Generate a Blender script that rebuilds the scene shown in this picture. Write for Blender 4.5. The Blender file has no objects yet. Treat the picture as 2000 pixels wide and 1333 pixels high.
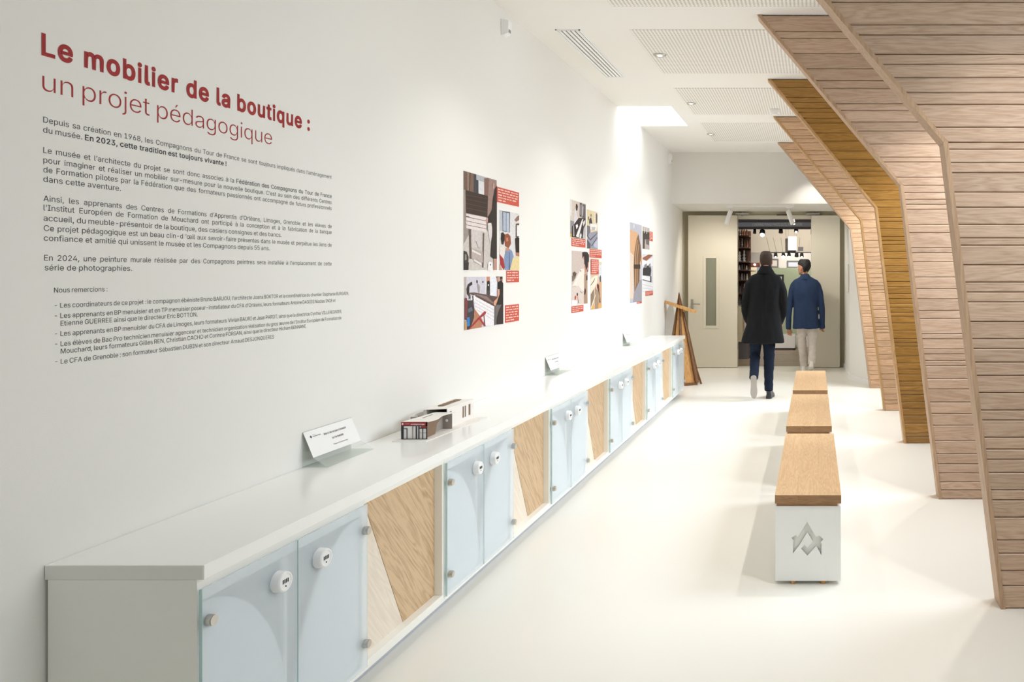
import bpy, bmesh, math, random
from mathutils import Vector, Matrix, noise as mnoise
random.seed(7)
S = bpy.context.scene
C = bpy.context.collection
PI = math.pi
# ---------------------------------------------------------------- camera, world, lights, exposure
F = 1530.0; VX, VY, EYE = 1590.0, 535.0, 1.55
cam = bpy.data.cameras.new('camera'); camo = bpy.data.objects.new('camera', cam); C.objects.link(camo)
cam.sensor_width = 36; cam.lens = F*36/2000
cam.shift_x = -(VX-1000)/2000; cam.shift_y = -(666.5-VY)/2000
camo.location = (0, 0, EYE); camo.rotation_euler = (PI/2, 0, 0); S.camera = camo
S.view_settings.view_transform = 'Standard'; S.view_settings.look = 'None'
S.view_settings.gamma = 1; S.view_settings.use_curve_mapping = False
S.view_settings.exposure = 0.33
S.cycles.use_denoising = True
S.cycles.max_bounces = 10; S.cycles.diffuse_bounces = 6; S.cycles.transparent_max_bounces = 16
S.cycles.caustics_reflective = False; S.cycles.caustics_refractive = False
S.cycles.sample_clamp_indirect = 6
W = bpy.data.worlds.new('world'); S.world = W; W.use_nodes = True
W.node_tree.nodes['Background'].inputs[0].default_value = (0.86, 0.93, 1, 1)
W.node_tree.nodes['Background'].inputs[1].default_value = 1.5
def area(name, loc, target, sx, sy, power, col):
    l = bpy.data.lights.new(name, 'AREA'); l.shape = 'RECTANGLE'; l.size = sx; l.size_y = sy
    l.energy = power; l.color = col
    o = bpy.data.objects.new(name, l); C.objects.link(o); o.location = loc
    o.rotation_euler = (Vector(target)-Vector(loc)).to_track_quat('-Z', 'Z').to_euler(); return o
def spot(name, loc, target, power, col, angle=80, blend=.8, r=.04):
    l = bpy.data.lights.new(name, 'SPOT'); l.energy = power; l.color = col
    l.spot_size = math.radians(angle); l.spot_blend = blend; l.shadow_soft_size = r
    o = bpy.data.objects.new(name, l); C.objects.link(o); o.location = loc
    o.rotation_euler = (Vector(target)-Vector(loc)).to_track_quat('-Z', 'Y').to_euler(); return o
FIN_Y = [3.62, 5.38, 7.15, 8.85, 10.60]
DAY = (0.83, 0.915, 1.0)
BAYS = [(-1.9, -0.3, .4), (0.1, 1.7, 1), (1.95, 3.5, 20), (3.9, 5.2, 42), (5.65, 7.0, 45), (7.4, 8.7, 50), (9.1, 10.45, 72)]
for (y0, y1, p) in BAYS:      # daylight through the high windows of the right wall
    area('window_daylight', (2.12, (y0+y1)/2, 2.40), (1.15, (y0+y1)/2, 1.1), y1-y0, 1.1, p, DAY).data.spread = math.radians(160)
area('skylight_daylight', (-1.80, 8.88, 4.25), (-1.85, 8.88, 0), .55, 1.0, 19, (0.88, .95, 1))
WARM = (1.0, .80, .56)
for (y, p) in ((2.7, 3), (4.55, 26), (6.35, 32), (8.15, 30), (9.94, 48)):    # the recessed ceiling lamps
    spot('downlight_beam', (-1.27, y, 3.29), (-1.27, y, 0), p, (1, .985, .96), 110)
for (y, p) in ((2.95, 50), (4.72, 58), (6.48, 52), (8.2, 52), (9.95, 62), (11.1, 34)):    # and those between the fins; the last is added to brighten the far floor
    spot('bay_and_fill_beam', (.95 if y < 11 else 0, y, 3.29), (.90 if y < 11 else 0, y, 0), p, (1, .96, .90), 92, .6)
for (x, z) in ((-1.27, 2.39), (-.38, 2.39)):
    spot('track_spot_beam', (x+(.05 if x < -1 else -.05)-.03, 11.80, z-.14), (-1.7 if x < -1 else .1, 12.9, 1.1), 32 if x < -1 else 24, (1, .92, .80), 120)
# the room beyond the doors has its own lamps
for (x, y, z, tx, ty, tz, p) in ((-.6, 14.6, 2.9, -.9, 16.8, .6, 70), (.1, 15.2, 2.9, -.15, 17.9, 2.35, 190), (-.2, 18.6, 2.5, -.3, 20, 1.6, 60),
                                 (-1.0, 18.6, 2.5, -1.0, 20, 1.6, 30), (-.9, 14.2, 2.9, -1.3, 14.5, 1.2, 30), (.0, 13.9, 2.9, -.2, 16, .3, 90)):
    spot('gallery_beam', (x, y, z), (tx, ty, tz), p*1.6, (1, .93, .84), 75)
# ---------------------------------------------------------------- helpers
def srgb(h):
    h = h.lstrip('#'); r = [int(h[i:i+2], 16)/255 for i in (0, 2, 4)]
    return tuple((c/12.92 if c <= .04045 else ((c+.055)/1.055)**2.4) for c in r)+(1,)
def mat(name, col, rough=.6, metal=0, bump=0, bscale=200, var=0, vscale=3, spec=.5, coat=0, emit=0):
    m = bpy.data.materials.new(name); m.use_nodes = True; nt = m.node_tree; N = nt.nodes; L = nt.links
    b = N['Principled BSDF']; c = srgb(col) if isinstance(col, str) else col
    b.inputs['Base Color'].default_value = c; b.inputs['Roughness'].default_value = rough
    b.inputs['Metallic'].default_value = metal; b.inputs['Specular IOR Level'].default_value = spec
    b.inputs['Coat Weight'].default_value = coat
    tc = N.new('ShaderNodeTexCoord')
    if var:
        n = N.new('ShaderNodeTexNoise'); n.inputs['Scale'].default_value = vscale; n.inputs['Detail'].default_value = 5
        L.new(tc.outputs['Object'], n.inputs['Vector'])
        r = N.new('ShaderNodeMix'); r.data_type = 'RGBA'
        r.inputs[6].default_value = tuple(x*(1-var) for x in c[:3])+(1,); r.inputs[7].default_value = tuple(min(1, x*(1+var)) for x in c[:3])+(1,)
        L.new(n.outputs['Fac'], r.inputs[0]); L.new(r.outputs[2], b.inputs['Base Color'])
    if bump:
        n = N.new('ShaderNodeTexNoise'); n.inputs['Scale'].default_value = bscale; n.inputs['Detail'].default_value = 3
        L.new(tc.outputs['Object'], n.inputs['Vector'])
        bp = N.new('ShaderNodeBump'); bp.inputs['Strength'].default_value = bump; bp.inputs['Distance'].default_value = .002
        L.new(n.outputs['Fac'], bp.inputs['Height']); L.new(bp.outputs[0], b.inputs['Normal'])
    if emit:
        b.inputs['Emission Color'].default_value = c; b.inputs['Emission Strength'].default_value = emit
    return m
def wood(name, dark, light, axis='X', scale=1.0, rough=.5, tint=.12, rot=0, contrast=1.0):
    """planks: grain stretched along an axis, cathedral figure, a different piece for each object"""
    m = bpy.data.materials.new(name); m.use_nodes = True; nt = m.node_tree; N = nt.nodes; L = nt.links
    b = N['Principled BSDF']; b.inputs['Roughness'].default_value = rough
    tc = N.new('ShaderNodeTexCoord'); oi = N.new('ShaderNodeObjectInfo')
    add = N.new('ShaderNodeVectorMath'); add.operation = 'MULTIPLY_ADD'
    comb = N.new('ShaderNodeCombineXYZ')
    for i in range(3): L.new(oi.outputs['Random'], comb.inputs[i])
    L.new(comb.outputs[0], add.inputs[0]); add.inputs[1].default_value = (37, 23, 51); L.new(tc.outputs['Object'], add.inputs[2])
    mp = N.new('ShaderNodeMapping'); L.new(add.outputs[0], mp.inputs['Vector'])
    s = {'X': (1.2, 14, 14), 'Y': (14, 1.2, 14), 'Z': (14, 14, 1.2)}[axis]
    pre = N.new('ShaderNodeMapping'); pre.inputs['Rotation'].default_value = (rot, 0, 0)
    L.new(add.outputs[0], pre.inputs['Vector']); L.new(pre.outputs[0], mp.inputs['Vector'])
    mp.inputs['Scale'].default_value = tuple(v*scale for v in s)
    n1 = N.new('ShaderNodeTexNoise'); n1.inputs['Scale'].default_value = 1.0; n1.inputs['Detail'].default_value = 3; n1.inputs['Distortion'].default_value = .6
    L.new(mp.outputs[0], n1.inputs['Vector'])
    mul = N.new('ShaderNodeMath'); mul.operation = 'MULTIPLY'; mul.inputs[1].default_value = 9
    fr = N.new('ShaderNodeMath'); fr.operation = 'PINGPONG'; fr.inputs[1].default_value = .5
    L.new(n1.outputs['Fac'], mul.inputs[0]); L.new(mul.outputs[0], fr.inputs[0])
    n2 = N.new('ShaderNodeTexNoise'); n2.inputs['Scale'].default_value = 12; n2.inputs['Detail'].default_value = 4
    L.new(mp.outputs[0], n2.inputs['Vector'])
    mx = N.new('ShaderNodeMath'); mx.operation = 'MULTIPLY_ADD'; mx.inputs[1].default_value = .9; L.new(fr.outputs[0], mx.inputs[0]); L.new(n2.outputs['Fac'], mx.inputs[2])
    cr = N.new('ShaderNodeValToRGB'); cr.color_ramp.elements[0].position = .35; cr.color_ramp.elements[1].position = .35+.5/contrast
    cr.color_ramp.elements[0].color = srgb(dark); cr.color_ramp.elements[1].color = srgb(light)
    L.new(mx.outputs[0], cr.inputs[0])
    hs = N.new('ShaderNodeHueSaturation'); mr = N.new('ShaderNodeMapRange')
    mr.inputs['To Min'].default_value = 1-tint; mr.inputs['To Max'].default_value = 1+tint
    L.new(oi.outputs['Random'], mr.inputs[0]); L.new(mr.outputs[0], hs.inputs['Value']); L.new(cr.outputs[0], hs.inputs['Color'])
    L.new(hs.outputs[0], b.inputs['Base Color'])
    bp = N.new('ShaderNodeBump'); bp.inputs['Strength'].default_value = .25; bp.inputs['Distance'].default_value = .001
    L.new(n2.outputs['Fac'], bp.inputs['Height']); L.new(bp.outputs[0], b.inputs['Normal'])
    return m
def glassy(name, tint, clear, body, rough=.15):
    m = bpy.data.materials.new(name); m.use_nodes = True; nt = m.node_tree; N = nt.nodes; L = nt.links
    b = N['Principled BSDF']; b.inputs['Base Color'].default_value = body; b.inputs['Roughness'].default_value = rough
    t = N.new('ShaderNodeBsdfTransparent'); t.inputs[0].default_value = tint
    mx = N.new('ShaderNodeMixShader'); mx.inputs[0].default_value = 1-clear
    L.new(t.outputs[0], mx.inputs[1]); L.new(b.outputs[0], mx.inputs[2]); L.new(mx.outputs[0], N['Material Output'].inputs['Surface'])
    return m
def vcol(name, rough=.5, spec=.3):
    m = bpy.data.materials.new(name); m.use_nodes = True; nt = m.node_tree
    a = nt.nodes.new('ShaderNodeVertexColor'); a.layer_name = 'Col'
    n = nt.nodes.new('ShaderNodeTexNoise'); n.inputs['Scale'].default_value = 60; n.inputs['Detail'].default_value = 6
    mp = nt.nodes.new('ShaderNodeMapRange'); mp.inputs['To Min'].default_value = .72; mp.inputs['To Max'].default_value = 1.28
    tc = nt.nodes.new('ShaderNodeTexCoord'); nt.links.new(tc.outputs['Object'], n.inputs['Vector'])
    nt.links.new(n.outputs['Fac'], mp.inputs[0])
    h = nt.nodes.new('ShaderNodeHueSaturation'); nt.links.new(a.outputs[0], h.inputs['Color']); nt.links.new(mp.outputs[0], h.inputs['Value'])
    b = nt.nodes['Principled BSDF']; nt.links.new(h.outputs[0], b.inputs['Base Color'])
    b.inputs['Roughness'].default_value = rough; b.inputs['Specular IOR Level'].default_value = spec
    return m
class MB:
    def __init__(s): s.v = []; s.f = []; s.m = []; s.sm = []
    def add(s, vs, fs, mi=0, smooth=False):
        n = len(s.v); s.v += [tuple(v) for v in vs]; s.f += [tuple(n+i for i in f) for f in fs]; s.m += [mi]*len(fs); s.sm += [smooth]*len(fs); return s
    def box(s, x0, x1, y0, y1, z0, z1, mi=0):
        return s.add([(x0,y0,z0),(x1,y0,z0),(x1,y1,z0),(x0,y1,z0),(x0,y0,z1),(x1,y0,z1),(x1,y1,z1),(x0,y1,z1)],
                     [(0,3,2,1),(4,5,6,7),(0,1,5,4),(1,2,6,5),(2,3,7,6),(3,0,4,7)], mi)
    def prism(s, poly, axis, a, b, mi=0, smooth=False):
        """poly in the two other axes; axis Y: (x,z); X: (y,z); Z: (x,y)"""
        def P(p, t): return {'Y': (p[0], t, p[1]), 'X': (t, p[0], p[1]), 'Z': (p[0], p[1], t)}[axis]
        n = len(poly); vs = [P(p, a) for p in poly]+[P(p, b) for p in poly]
        s.add(vs, [tuple(range(n)), tuple(range(2*n-1, n-1, -1))], mi)
        s.add(vs, [(i, n+i, n+(i+1) % n, (i+1) % n) for i in range(n)], mi, smooth); return s
    def loft(s, rings, mi=0, smooth=True, cap=True):
        n = len(rings[0]); vs = [p for r in rings for p in r]; fs = []
        for k in range(len(rings)-1):
            for i in range(n):
                j = (i+1) % n; fs.append((k*n+i, k*n+j, (k+1)*n+j, (k+1)*n+i))
        s.add(vs, fs, mi, smooth)
        if cap:
            s.add(rings[0], [tuple(range(n-1, -1, -1))], mi); s.add(rings[-1], [tuple(range(n))], mi)
        return s
    def tube(s, pts, rad, n=12, mi=0, flat=None, cap=True):
        pts = [Vector(p) for p in pts]
        if not isinstance(rad, (list, tuple)): rad = [rad]*len(pts)
        rings = []; ref = None
        for i, p in enumerate(pts):
            d = (pts[min(i+1, len(pts)-1)]-pts[max(i-1, 0)]).normalized()
            if ref is None: ref = Vector((1, 0, 0)) if abs(d.x) < .9 else Vector((0, 1, 0))
            u = (ref-d*ref.dot(d)).normalized(); w = d.cross(u); ref = u
            r = rad[i]; ru, rw = (r if isinstance(r, tuple) else (r, r))
            rings.append([p+u*math.cos(2*PI*k/n)*ru+w*math.sin(2*PI*k/n)*rw for k in range(n)])
        return s.loft(rings, mi, True, cap)
    def ball(s, c, r, n=14, mi=0, rot=None):
        r = r if isinstance(r, tuple) else (r, r, r); c = Vector(c); rings = []
        for i in range(n//2+1):
            t = -PI/2+PI*i/(n//2); t = max(-1.50, min(1.50, t))
            ring = []
            for k in range(n):
                v = Vector((math.cos(t)*math.cos(2*PI*k/n)*r[0], math.cos(t)*math.sin(2*PI*k/n)*r[1], math.sin(t)*r[2]))
                if rot: v = rot @ v
                ring.append(c+v)
            rings.append(ring)
        return s.loft(rings, mi)
    def mesh(s, name, mats):
        me = bpy.data.meshes.new(name); me.from_pydata(s.v, [], s.f)
        for m in (mats if isinstance(mats, (list, tuple)) else [mats]): me.materials.append(m)
        me.polygons.foreach_set('material_index', s.m); me.polygons.foreach_set('use_smooth', s.sm)
        bm = bmesh.new(); bm.from_mesh(me); bmesh.ops.recalc_face_normals(bm, faces=bm.faces); bm.to_mesh(me); bm.free()
        return me
    def build(s, name, mats, parent=None, bevel=0, origin=None, **kw):
        """vertices are given in world space; the object's own origin is its lowest centre"""
        xs = [v[0] for v in s.v]; ys = [v[1] for v in s.v]; zs = [v[2] for v in s.v]
        o0 = Vector(origin) if origin is not None else Vector(((min(xs)+max(xs))/2, (min(ys)+max(ys))/2, min(zs)))
        s.v = [(v[0]-o0.x, v[1]-o0.y, v[2]-o0.z) for v in s.v]
        o = bpy.data.objects.new(name, s.mesh(name, mats)); C.objects.link(o)
        place(o, o0, parent)
        if bevel:
            b = o.modifiers.new('bevel', 'BEVEL'); b.width = bevel; b.segments = 2; b.limit_method = 'ANGLE'; b.angle_limit = math.radians(40)
            
        tag(o, **kw); return o
WPOS = {}
def place(o, w, parent=None):
    w = Vector(w); WPOS[o.name] = w
    if parent: o.parent = parent; o.location = w-WPOS[parent.name]
    else: o.location = w
def tag(o, label=None, cat=None, group=None, kind=None):
    if label: o['label'] = label
    if cat: o['category'] = cat
    if group: o['group'] = group
    if kind: o['kind'] = kind
    return o
def thing(name, loc, label, cat, group=None):
    o = bpy.data.objects.new(name, None); C.objects.link(o); o.empty_display_size = .05
    place(o, loc); tag(o, label, cat, group); return o
def copy_tree(o, parent=None):
    c = o.copy(); C.objects.link(c); c.parent = parent
    for ch in o.children: copy_tree(ch, c)
    return c
def struct(o): o['kind'] = 'structure'; return o
def bake(o):
    """apply the modifiers of a mesh object"""
    dg = bpy.context.evaluated_depsgraph_get(); dg.update()
    me = bpy.data.meshes.new_from_object(o.evaluated_get(dg)); o.modifiers.clear(); o.data = me; return o
# letter outlines as plain numbers: character code, advance, contours (x, y, x, y, ...) in thousandths
GLYPHS = [(33,196,[[67,160,63,509,132,509,128,160],[98,-4,81,-1,66,9,56,24,52,41,56,58,66,73,81,83,98,86,116,83,130,73,140,58,143,41,140,24,130,9,116,-1]]),
(44,188,[[38,-119,68,71,137,71,84,-119]]),
(45,453,[[337,244,337,188,114,188,114,244]]),
(46,188,[[95,-4,78,-1,63,9,53,24,50,41,53,59,63,73,78,83,95,87,113,83,128,73,138,59,141,41,138,24,128,9,113,-1]]),
(48,453,[[227,-7,191,-3,158,7,130,24,105,48,85,77,69,113,57,155,50,202,48,254,50,306,57,353,69,395,85,431,106,461,130,484,159,502,191,512,227,516,262,512,295,502,323,484,348,461,368,431,384,395,396,353,403,306,405,254,403,202,396,155,384,113,368,77,348,48,323,24,295,7,263,-3],[227,50,250,52,271,60,290,74,306,92,320,116,330,144,338,176,342,213,344,254,342,295,338,332,330,365,320,393,306,416,290,435,271,449,250,457,227,460,203,457,182,449,163,435,147,416,134,393,123,365,115,332,111,295,109,254,111,213,115,176,123,144,134,116,147,92,163,74,182,60,203,52]]),
(49,453,[[76,0,76,55,391,55,391,0],[276,509,276,0,212,0,212,448,209,448,86,358,86,427,198,509]]),
(50,453,[[64,0,64,47,234,229,282,282,294,298,303,312,311,327,318,348,320,371,317,397,308,419,293,436,273,449,258,455,241,458,224,460,205,458,188,454,172,447,153,433,139,413,132,398,128,381,127,362,66,362,68,391,75,418,86,442,102,464,121,482,143,496,168,507,196,513,225,516,254,513,281,507,306,497,328,482,346,465,361,445,372,423,379,398,381,372,380,354,377,336,371,318,363,299,351,280,336,259,267,180,153,60,153,57,389,57,389,0]]),
(51,453,[[218,-7,188,-5,159,1,133,10,108,22,88,38,70,57,57,79,48,104,44,132,109,132,115,107,126,87,144,71,165,59,182,54,200,51,219,50,239,51,258,55,275,61,291,69,304,80,315,93,323,108,328,125,329,145,328,163,323,180,316,196,306,211,292,223,275,234,254,241,229,246,201,248,157,248,157,299,288,448,288,452,70,452,70,509,372,509,372,461,211,278,211,289,247,290,279,286,308,276,333,262,354,244,371,222,383,198,391,173,393,145,390,116,383,90,370,66,354,45,333,27,309,12,281,2,251,-5]]),
(52,453,[[40,105,40,158,247,509,311,509,109,166,109,163,413,163,413,105],[282,0,282,121,282,146,282,318,343,318,343,0]]),
(53,453,[[221,-7,192,-5,165,1,140,11,118,25,99,41,83,60,71,82,63,105,60,130,122,130,127,108,138,89,154,73,173,60,196,52,221,50,241,51,259,56,276,64,291,75,304,89,314,104,322,122,326,141,328,162,326,183,321,203,314,221,303,237,290,251,275,262,257,270,238,275,218,277,201,276,184,273,167,268,145,258,128,246,67,253,96,509,366,509,366,452,151,452,134,301,136,301,155,315,178,325,194,330,212,333,229,334,252,332,274,328,294,321,313,311,330,299,345,285,358,269,370,251,379,231,386,210,390,187,391,163,388,132,381,102,369,76,352,52,332,32,309,15,282,3,253,-4]]),
(54,453,[[226,-7,196,-4,168,3,142,15,119,31,100,51,84,74,73,101,66,130,64,162,65,187,71,212,80,239,93,268,112,302,137,340,252,509,322,509,151,261,145,261,154,275,165,288,179,299,196,307,214,312,235,314,265,312,291,305,316,295,337,280,355,262,370,240,380,215,387,187,389,157,387,127,379,98,368,73,352,50,333,30,310,14,284,3,257,-4],[226,48,245,50,263,55,279,63,293,73,304,86,314,101,322,119,326,137,327,157,326,178,322,196,314,213,304,228,293,241,279,251,263,259,245,264,226,265,207,264,190,259,174,252,160,241,148,229,138,214,131,197,126,179,125,158,126,138,131,119,138,102,148,86,160,73,174,63,190,55,207,50]]),
(55,453,[[97,0,323,448,323,452,62,452,62,509,391,509,391,449,165,0]]),
(56,453,[[226,-7,193,-5,163,1,136,11,111,25,91,42,74,62,62,84,54,109,52,135,53,156,58,176,65,195,75,212,87,228,101,241,117,252,134,260,153,265,153,267,129,276,109,289,93,308,80,330,73,354,70,380,73,405,79,429,90,450,106,469,124,485,146,498,170,508,197,514,226,516,255,514,282,508,306,498,328,485,346,469,361,450,373,429,379,405,382,380,379,354,372,330,359,308,343,289,323,276,300,267,300,265,319,260,335,252,351,241,365,228,377,212,387,195,395,176,399,156,401,135,398,109,391,84,378,62,362,42,341,25,317,11,289,1,259,-5],[226,49,248,50,267,54,285,60,307,74,323,91,333,113,337,139,335,157,330,173,322,189,312,202,298,213,283,223,265,230,247,234,226,235,206,234,187,230,169,223,154,213,140,202,130,189,122,173,117,157,115,139,119,113,129,91,145,74,167,60,185,54,205,50],[226,290,252,292,274,300,293,313,307,330,316,351,319,376,316,399,308,420,294,437,275,449,252,457,226,460,208,459,192,455,177,449,159,437,145,420,136,399,133,376,136,351,145,330,159,313,178,300,201,292]]),
(57,453,[[226,516,256,513,285,506,310,494,333,478,352,458,368,434,380,408,387,378,389,347,387,322,382,296,373,270,359,240,340,207,315,168,200,0,130,0,301,248,307,248,299,234,287,221,273,210,257,202,238,196,218,195,188,197,161,203,137,214,116,229,98,247,83,269,72,294,66,321,64,352,66,382,73,411,85,436,101,459,120,479,143,494,168,506,196,513],[226,460,207,459,190,454,174,446,160,435,148,423,138,407,131,390,127,372,125,352,127,331,131,313,138,295,148,280,160,268,174,257,190,250,207,245,226,243,245,245,263,249,279,257,293,267,305,280,314,295,322,312,326,330,327,350,326,371,322,390,314,407,305,422,293,435,279,446,263,454,245,459]]),
(58,188,[[95,-4,78,-1,63,9,53,24,50,41,53,59,63,73,78,83,95,87,113,83,128,73,138,59,141,41,138,24,128,9,113,-1],[95,271,78,274,63,284,53,299,50,316,53,334,63,349,78,359,95,362,113,359,128,349,138,334,141,316,138,299,128,284,113,274]]),
(65,480,[[16,0,201,509,276,509,463,0,395,0,287,302,264,372,232,478,245,478,213,371,191,302,85,0],[110,142,110,199,370,199,370,142]]),
(66,456,[[60,0,60,509,241,509,274,507,304,501,329,491,350,477,367,461,381,442,390,421,396,398,398,374,397,353,393,336,387,320,373,301,356,286,336,275,315,267,315,262,331,260,347,254,363,245,378,234,391,220,402,203,411,184,416,161,418,136,416,111,410,88,400,67,386,48,368,31,344,18,317,8,284,2,247,0],[125,57,245,57,281,60,309,67,330,80,344,96,353,115,355,137,352,161,342,184,333,197,320,209,306,218,289,225,269,229,248,231,125,231],[125,285,238,285,256,287,273,290,288,296,308,309,323,326,333,348,336,372,333,393,326,412,313,429,294,442,270,449,240,452,125,452]]),
(67,510,[[267,-7,225,-3,186,7,150,25,119,49,92,79,70,115,53,157,44,203,40,254,44,305,53,352,70,393,92,429,119,459,150,484,186,501,225,512,267,516,293,514,317,511,340,504,362,496,383,485,402,471,419,456,435,438,448,418,459,397,467,373,473,348,408,348,401,373,389,395,375,413,357,428,337,440,315,449,292,454,267,456,237,453,209,445,184,432,161,414,141,391,125,364,113,332,106,295,103,254,106,213,113,177,125,145,141,117,161,94,184,76,210,63,237,56,267,53,292,55,315,60,337,69,357,81,375,96,389,114,401,136,408,160,473,160,467,135,459,112,448,91,435,71,420,53,402,38,383,24,363,13,341,5,317,-2,293,-6]]),
(68,502,[[219,0,96,0,96,57,215,57,254,60,288,68,318,81,343,99,363,122,379,149,390,181,397,216,399,255,397,294,390,329,379,361,364,388,344,410,320,428,291,441,258,449,221,452,93,452,93,509,225,509,273,505,315,495,353,478,385,455,412,426,433,391,449,351,458,306,462,255,458,205,449,159,433,119,411,83,384,54,351,31,312,14,268,3],[125,509,125,0,60,0,60,509]]),
(69,419,[[60,0,60,509,372,509,372,452,125,452,125,286,355,286,355,229,125,229,125,57,375,57,375,0]]),
(70,410,[[60,0,60,509,369,509,369,452,125,452,125,278,346,278,346,221,125,221,125,0]]),
(71,520,[[269,-7,225,-3,185,7,149,25,118,49,91,79,69,116,53,157,43,203,40,254,43,305,53,352,69,393,91,429,117,459,149,484,184,501,223,512,265,516,291,514,316,510,340,504,363,494,384,483,403,469,421,453,436,436,449,416,460,395,468,373,474,349,408,349,399,372,387,393,373,411,356,427,337,439,315,448,300,453,283,455,265,456,236,453,209,445,183,432,160,414,141,392,125,364,113,332,106,295,103,254,106,213,113,177,125,145,141,117,161,95,184,76,210,63,238,56,269,53,296,55,322,61,345,71,365,85,382,102,396,123,407,147,413,173,415,202,434,199,283,199,283,256,478,256,478,200,475,160,466,124,451,91,431,62,406,38,377,19,344,5,308,-4]]),
(72,517,[[60,0,60,509,125,509,125,289,392,289,392,509,457,509,457,0,392,0,392,232,125,232,125,0]]),
(73,300,[[31,0,31,57,118,57,118,452,31,452,31,509,269,509,269,452,183,452,183,57,269,57,269,0]]),
(74,396,[[185,-7,143,-2,106,11,75,33,52,63,38,100,33,145,33,173,98,173,98,145,100,117,108,93,122,74,139,61,160,53,185,50,209,53,230,61,248,74,261,93,269,117,272,145,272,509,336,509,336,145,332,100,318,63,294,33,263,11,227,-2]]),
(75,467,[[104,145,104,216,139,261,174,303,212,344,364,509,448,509,231,276,228,276],[60,0,60,509,125,509,125,334,124,225,125,193,125,0],[372,0,188,259,228,309,449,0]]),
(76,393,[[60,0,60,509,125,509,125,57,361,57,361,0]]),
(77,628,[[60,0,60,509,152,509,277,187,287,159,299,123,311,84,322,49,307,49,318,83,330,121,342,158,352,187,476,509,568,509,568,0,504,0,504,291,504,327,505,369,506,413,507,457,513,457,498,409,482,363,467,322,456,291,342,0,286,0,170,291,159,321,145,361,129,408,112,457,119,457,120,416,121,372,122,328,122,291,122,0]]),
(78,523,[[60,0,60,509,136,509,343,183,363,151,388,107,414,55,405,54,401,108,399,157,399,195,399,509,463,509,463,0,387,0,202,290,177,331,148,381,108,452,119,454,122,384,124,328,125,291,125,0]]),
(79,533,[[267,-7,225,-3,186,7,150,25,119,49,92,79,70,115,53,157,44,203,40,254,44,305,53,352,70,393,92,429,119,459,150,484,186,501,225,512,267,516,309,512,348,501,384,484,415,459,442,429,464,393,480,352,490,305,493,254,490,203,480,157,464,115,442,79,415,49,384,25,348,7,309,-3],[267,53,296,55,324,63,349,76,372,94,392,116,408,144,420,176,428,213,430,254,428,295,420,332,408,365,392,392,372,415,349,433,324,446,296,453,267,456,237,453,210,445,184,433,161,415,142,392,125,364,113,332,106,295,103,254,106,213,113,176,125,144,142,117,161,94,184,76,210,63,237,55]]),
(80,445,[[60,0,60,509,235,509,272,506,305,499,332,487,356,471,375,452,390,430,400,404,407,377,409,348,407,318,400,291,390,265,375,243,356,223,332,207,305,195,272,188,235,186,125,186,125,0],[125,242,233,242,257,244,279,248,297,256,312,266,324,279,333,294,339,310,343,328,344,348,343,367,339,385,333,402,324,416,312,428,297,439,279,446,257,451,232,452,125,452]]),
(81,533,[[245,159,313,159,369,85,384,65,468,-48,401,-48,346,27,331,46],[267,-7,225,-3,186,7,150,25,119,49,92,79,70,115,53,157,44,203,40,254,44,305,53,352,70,393,92,429,119,459,150,484,186,501,225,512,267,516,309,512,348,501,384,484,415,459,442,429,464,393,480,352,490,305,493,254,490,203,480,157,464,115,442,79,415,49,384,25,348,7,309,-3],[267,53,296,55,324,63,349,76,372,94,392,116,408,144,420,176,428,213,430,254,428,295,420,332,408,365,392,392,372,415,349,433,324,446,296,453,267,456,237,453,210,445,184,433,161,415,142,392,125,364,113,332,106,295,103,254,106,213,113,176,125,144,142,117,161,94,184,76,210,63,237,55]]),
(82,449,[[60,0,60,509,236,509,273,506,305,500,333,489,356,473,376,455,390,433,401,408,407,381,409,352,407,323,401,296,390,271,376,250,356,232,333,217,305,206,273,200,236,198,125,198,125,0],[125,255,234,255,258,256,280,260,298,267,319,281,334,300,340,316,344,333,345,352,344,371,340,389,334,405,325,419,313,430,298,440,279,446,258,451,233,452,125,452],[353,0,230,229,303,229,428,0]]),
(83,447,[[224,-9,188,-7,156,-1,128,9,102,23,81,40,64,60,51,83,42,109,38,137,104,137,108,118,114,102,123,88,136,76,150,66,166,59,185,53,204,50,224,49,246,50,267,54,286,60,303,69,317,79,329,92,338,106,344,122,346,139,342,161,332,179,316,193,296,205,245,222,184,239,145,253,112,269,86,289,67,313,56,341,52,372,54,400,62,425,75,448,92,468,113,484,138,498,165,508,195,514,227,516,259,514,289,508,316,498,340,484,360,468,377,449,390,427,398,403,401,378,337,378,332,402,320,421,302,437,280,449,254,456,225,459,204,457,185,454,167,448,145,435,129,418,118,398,115,376,119,352,131,334,148,319,169,308,212,293,264,279,312,264,328,256,344,248,359,238,372,226,384,213,395,198,402,180,407,161,408,139,406,112,399,87,386,64,370,43,349,25,323,11,294,0,261,-7]]),
(84,449,[[32,452,32,509,417,509,417,452,257,452,257,0,193,0,193,452]]),
(85,517,[[259,-8,220,-6,186,2,154,15,126,33,103,55,85,80,71,108,63,140,60,173,60,509,124,509,124,178,126,155,132,133,141,113,153,95,169,80,187,68,208,59,232,53,259,52,285,53,309,59,331,68,349,80,364,95,377,113,385,133,391,155,393,178,393,509,457,509,457,173,454,140,446,108,433,80,414,55,391,33,363,15,332,2,297,-6]]),
(86,480,[[204,0,16,509,84,509,192,206,215,137,248,31,235,31,267,138,290,206,395,509,463,509,278,0]]),
(87,686,[[155,0,16,509,82,509,163,196,175,145,187,94,197,40,189,40,200,94,211,145,224,196,306,509,380,509,462,196,474,145,486,94,497,40,488,40,499,94,510,145,523,196,603,509,670,509,530,0,455,0,368,323,351,391,336,475,350,475,335,395,318,323,230,0]]),
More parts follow.
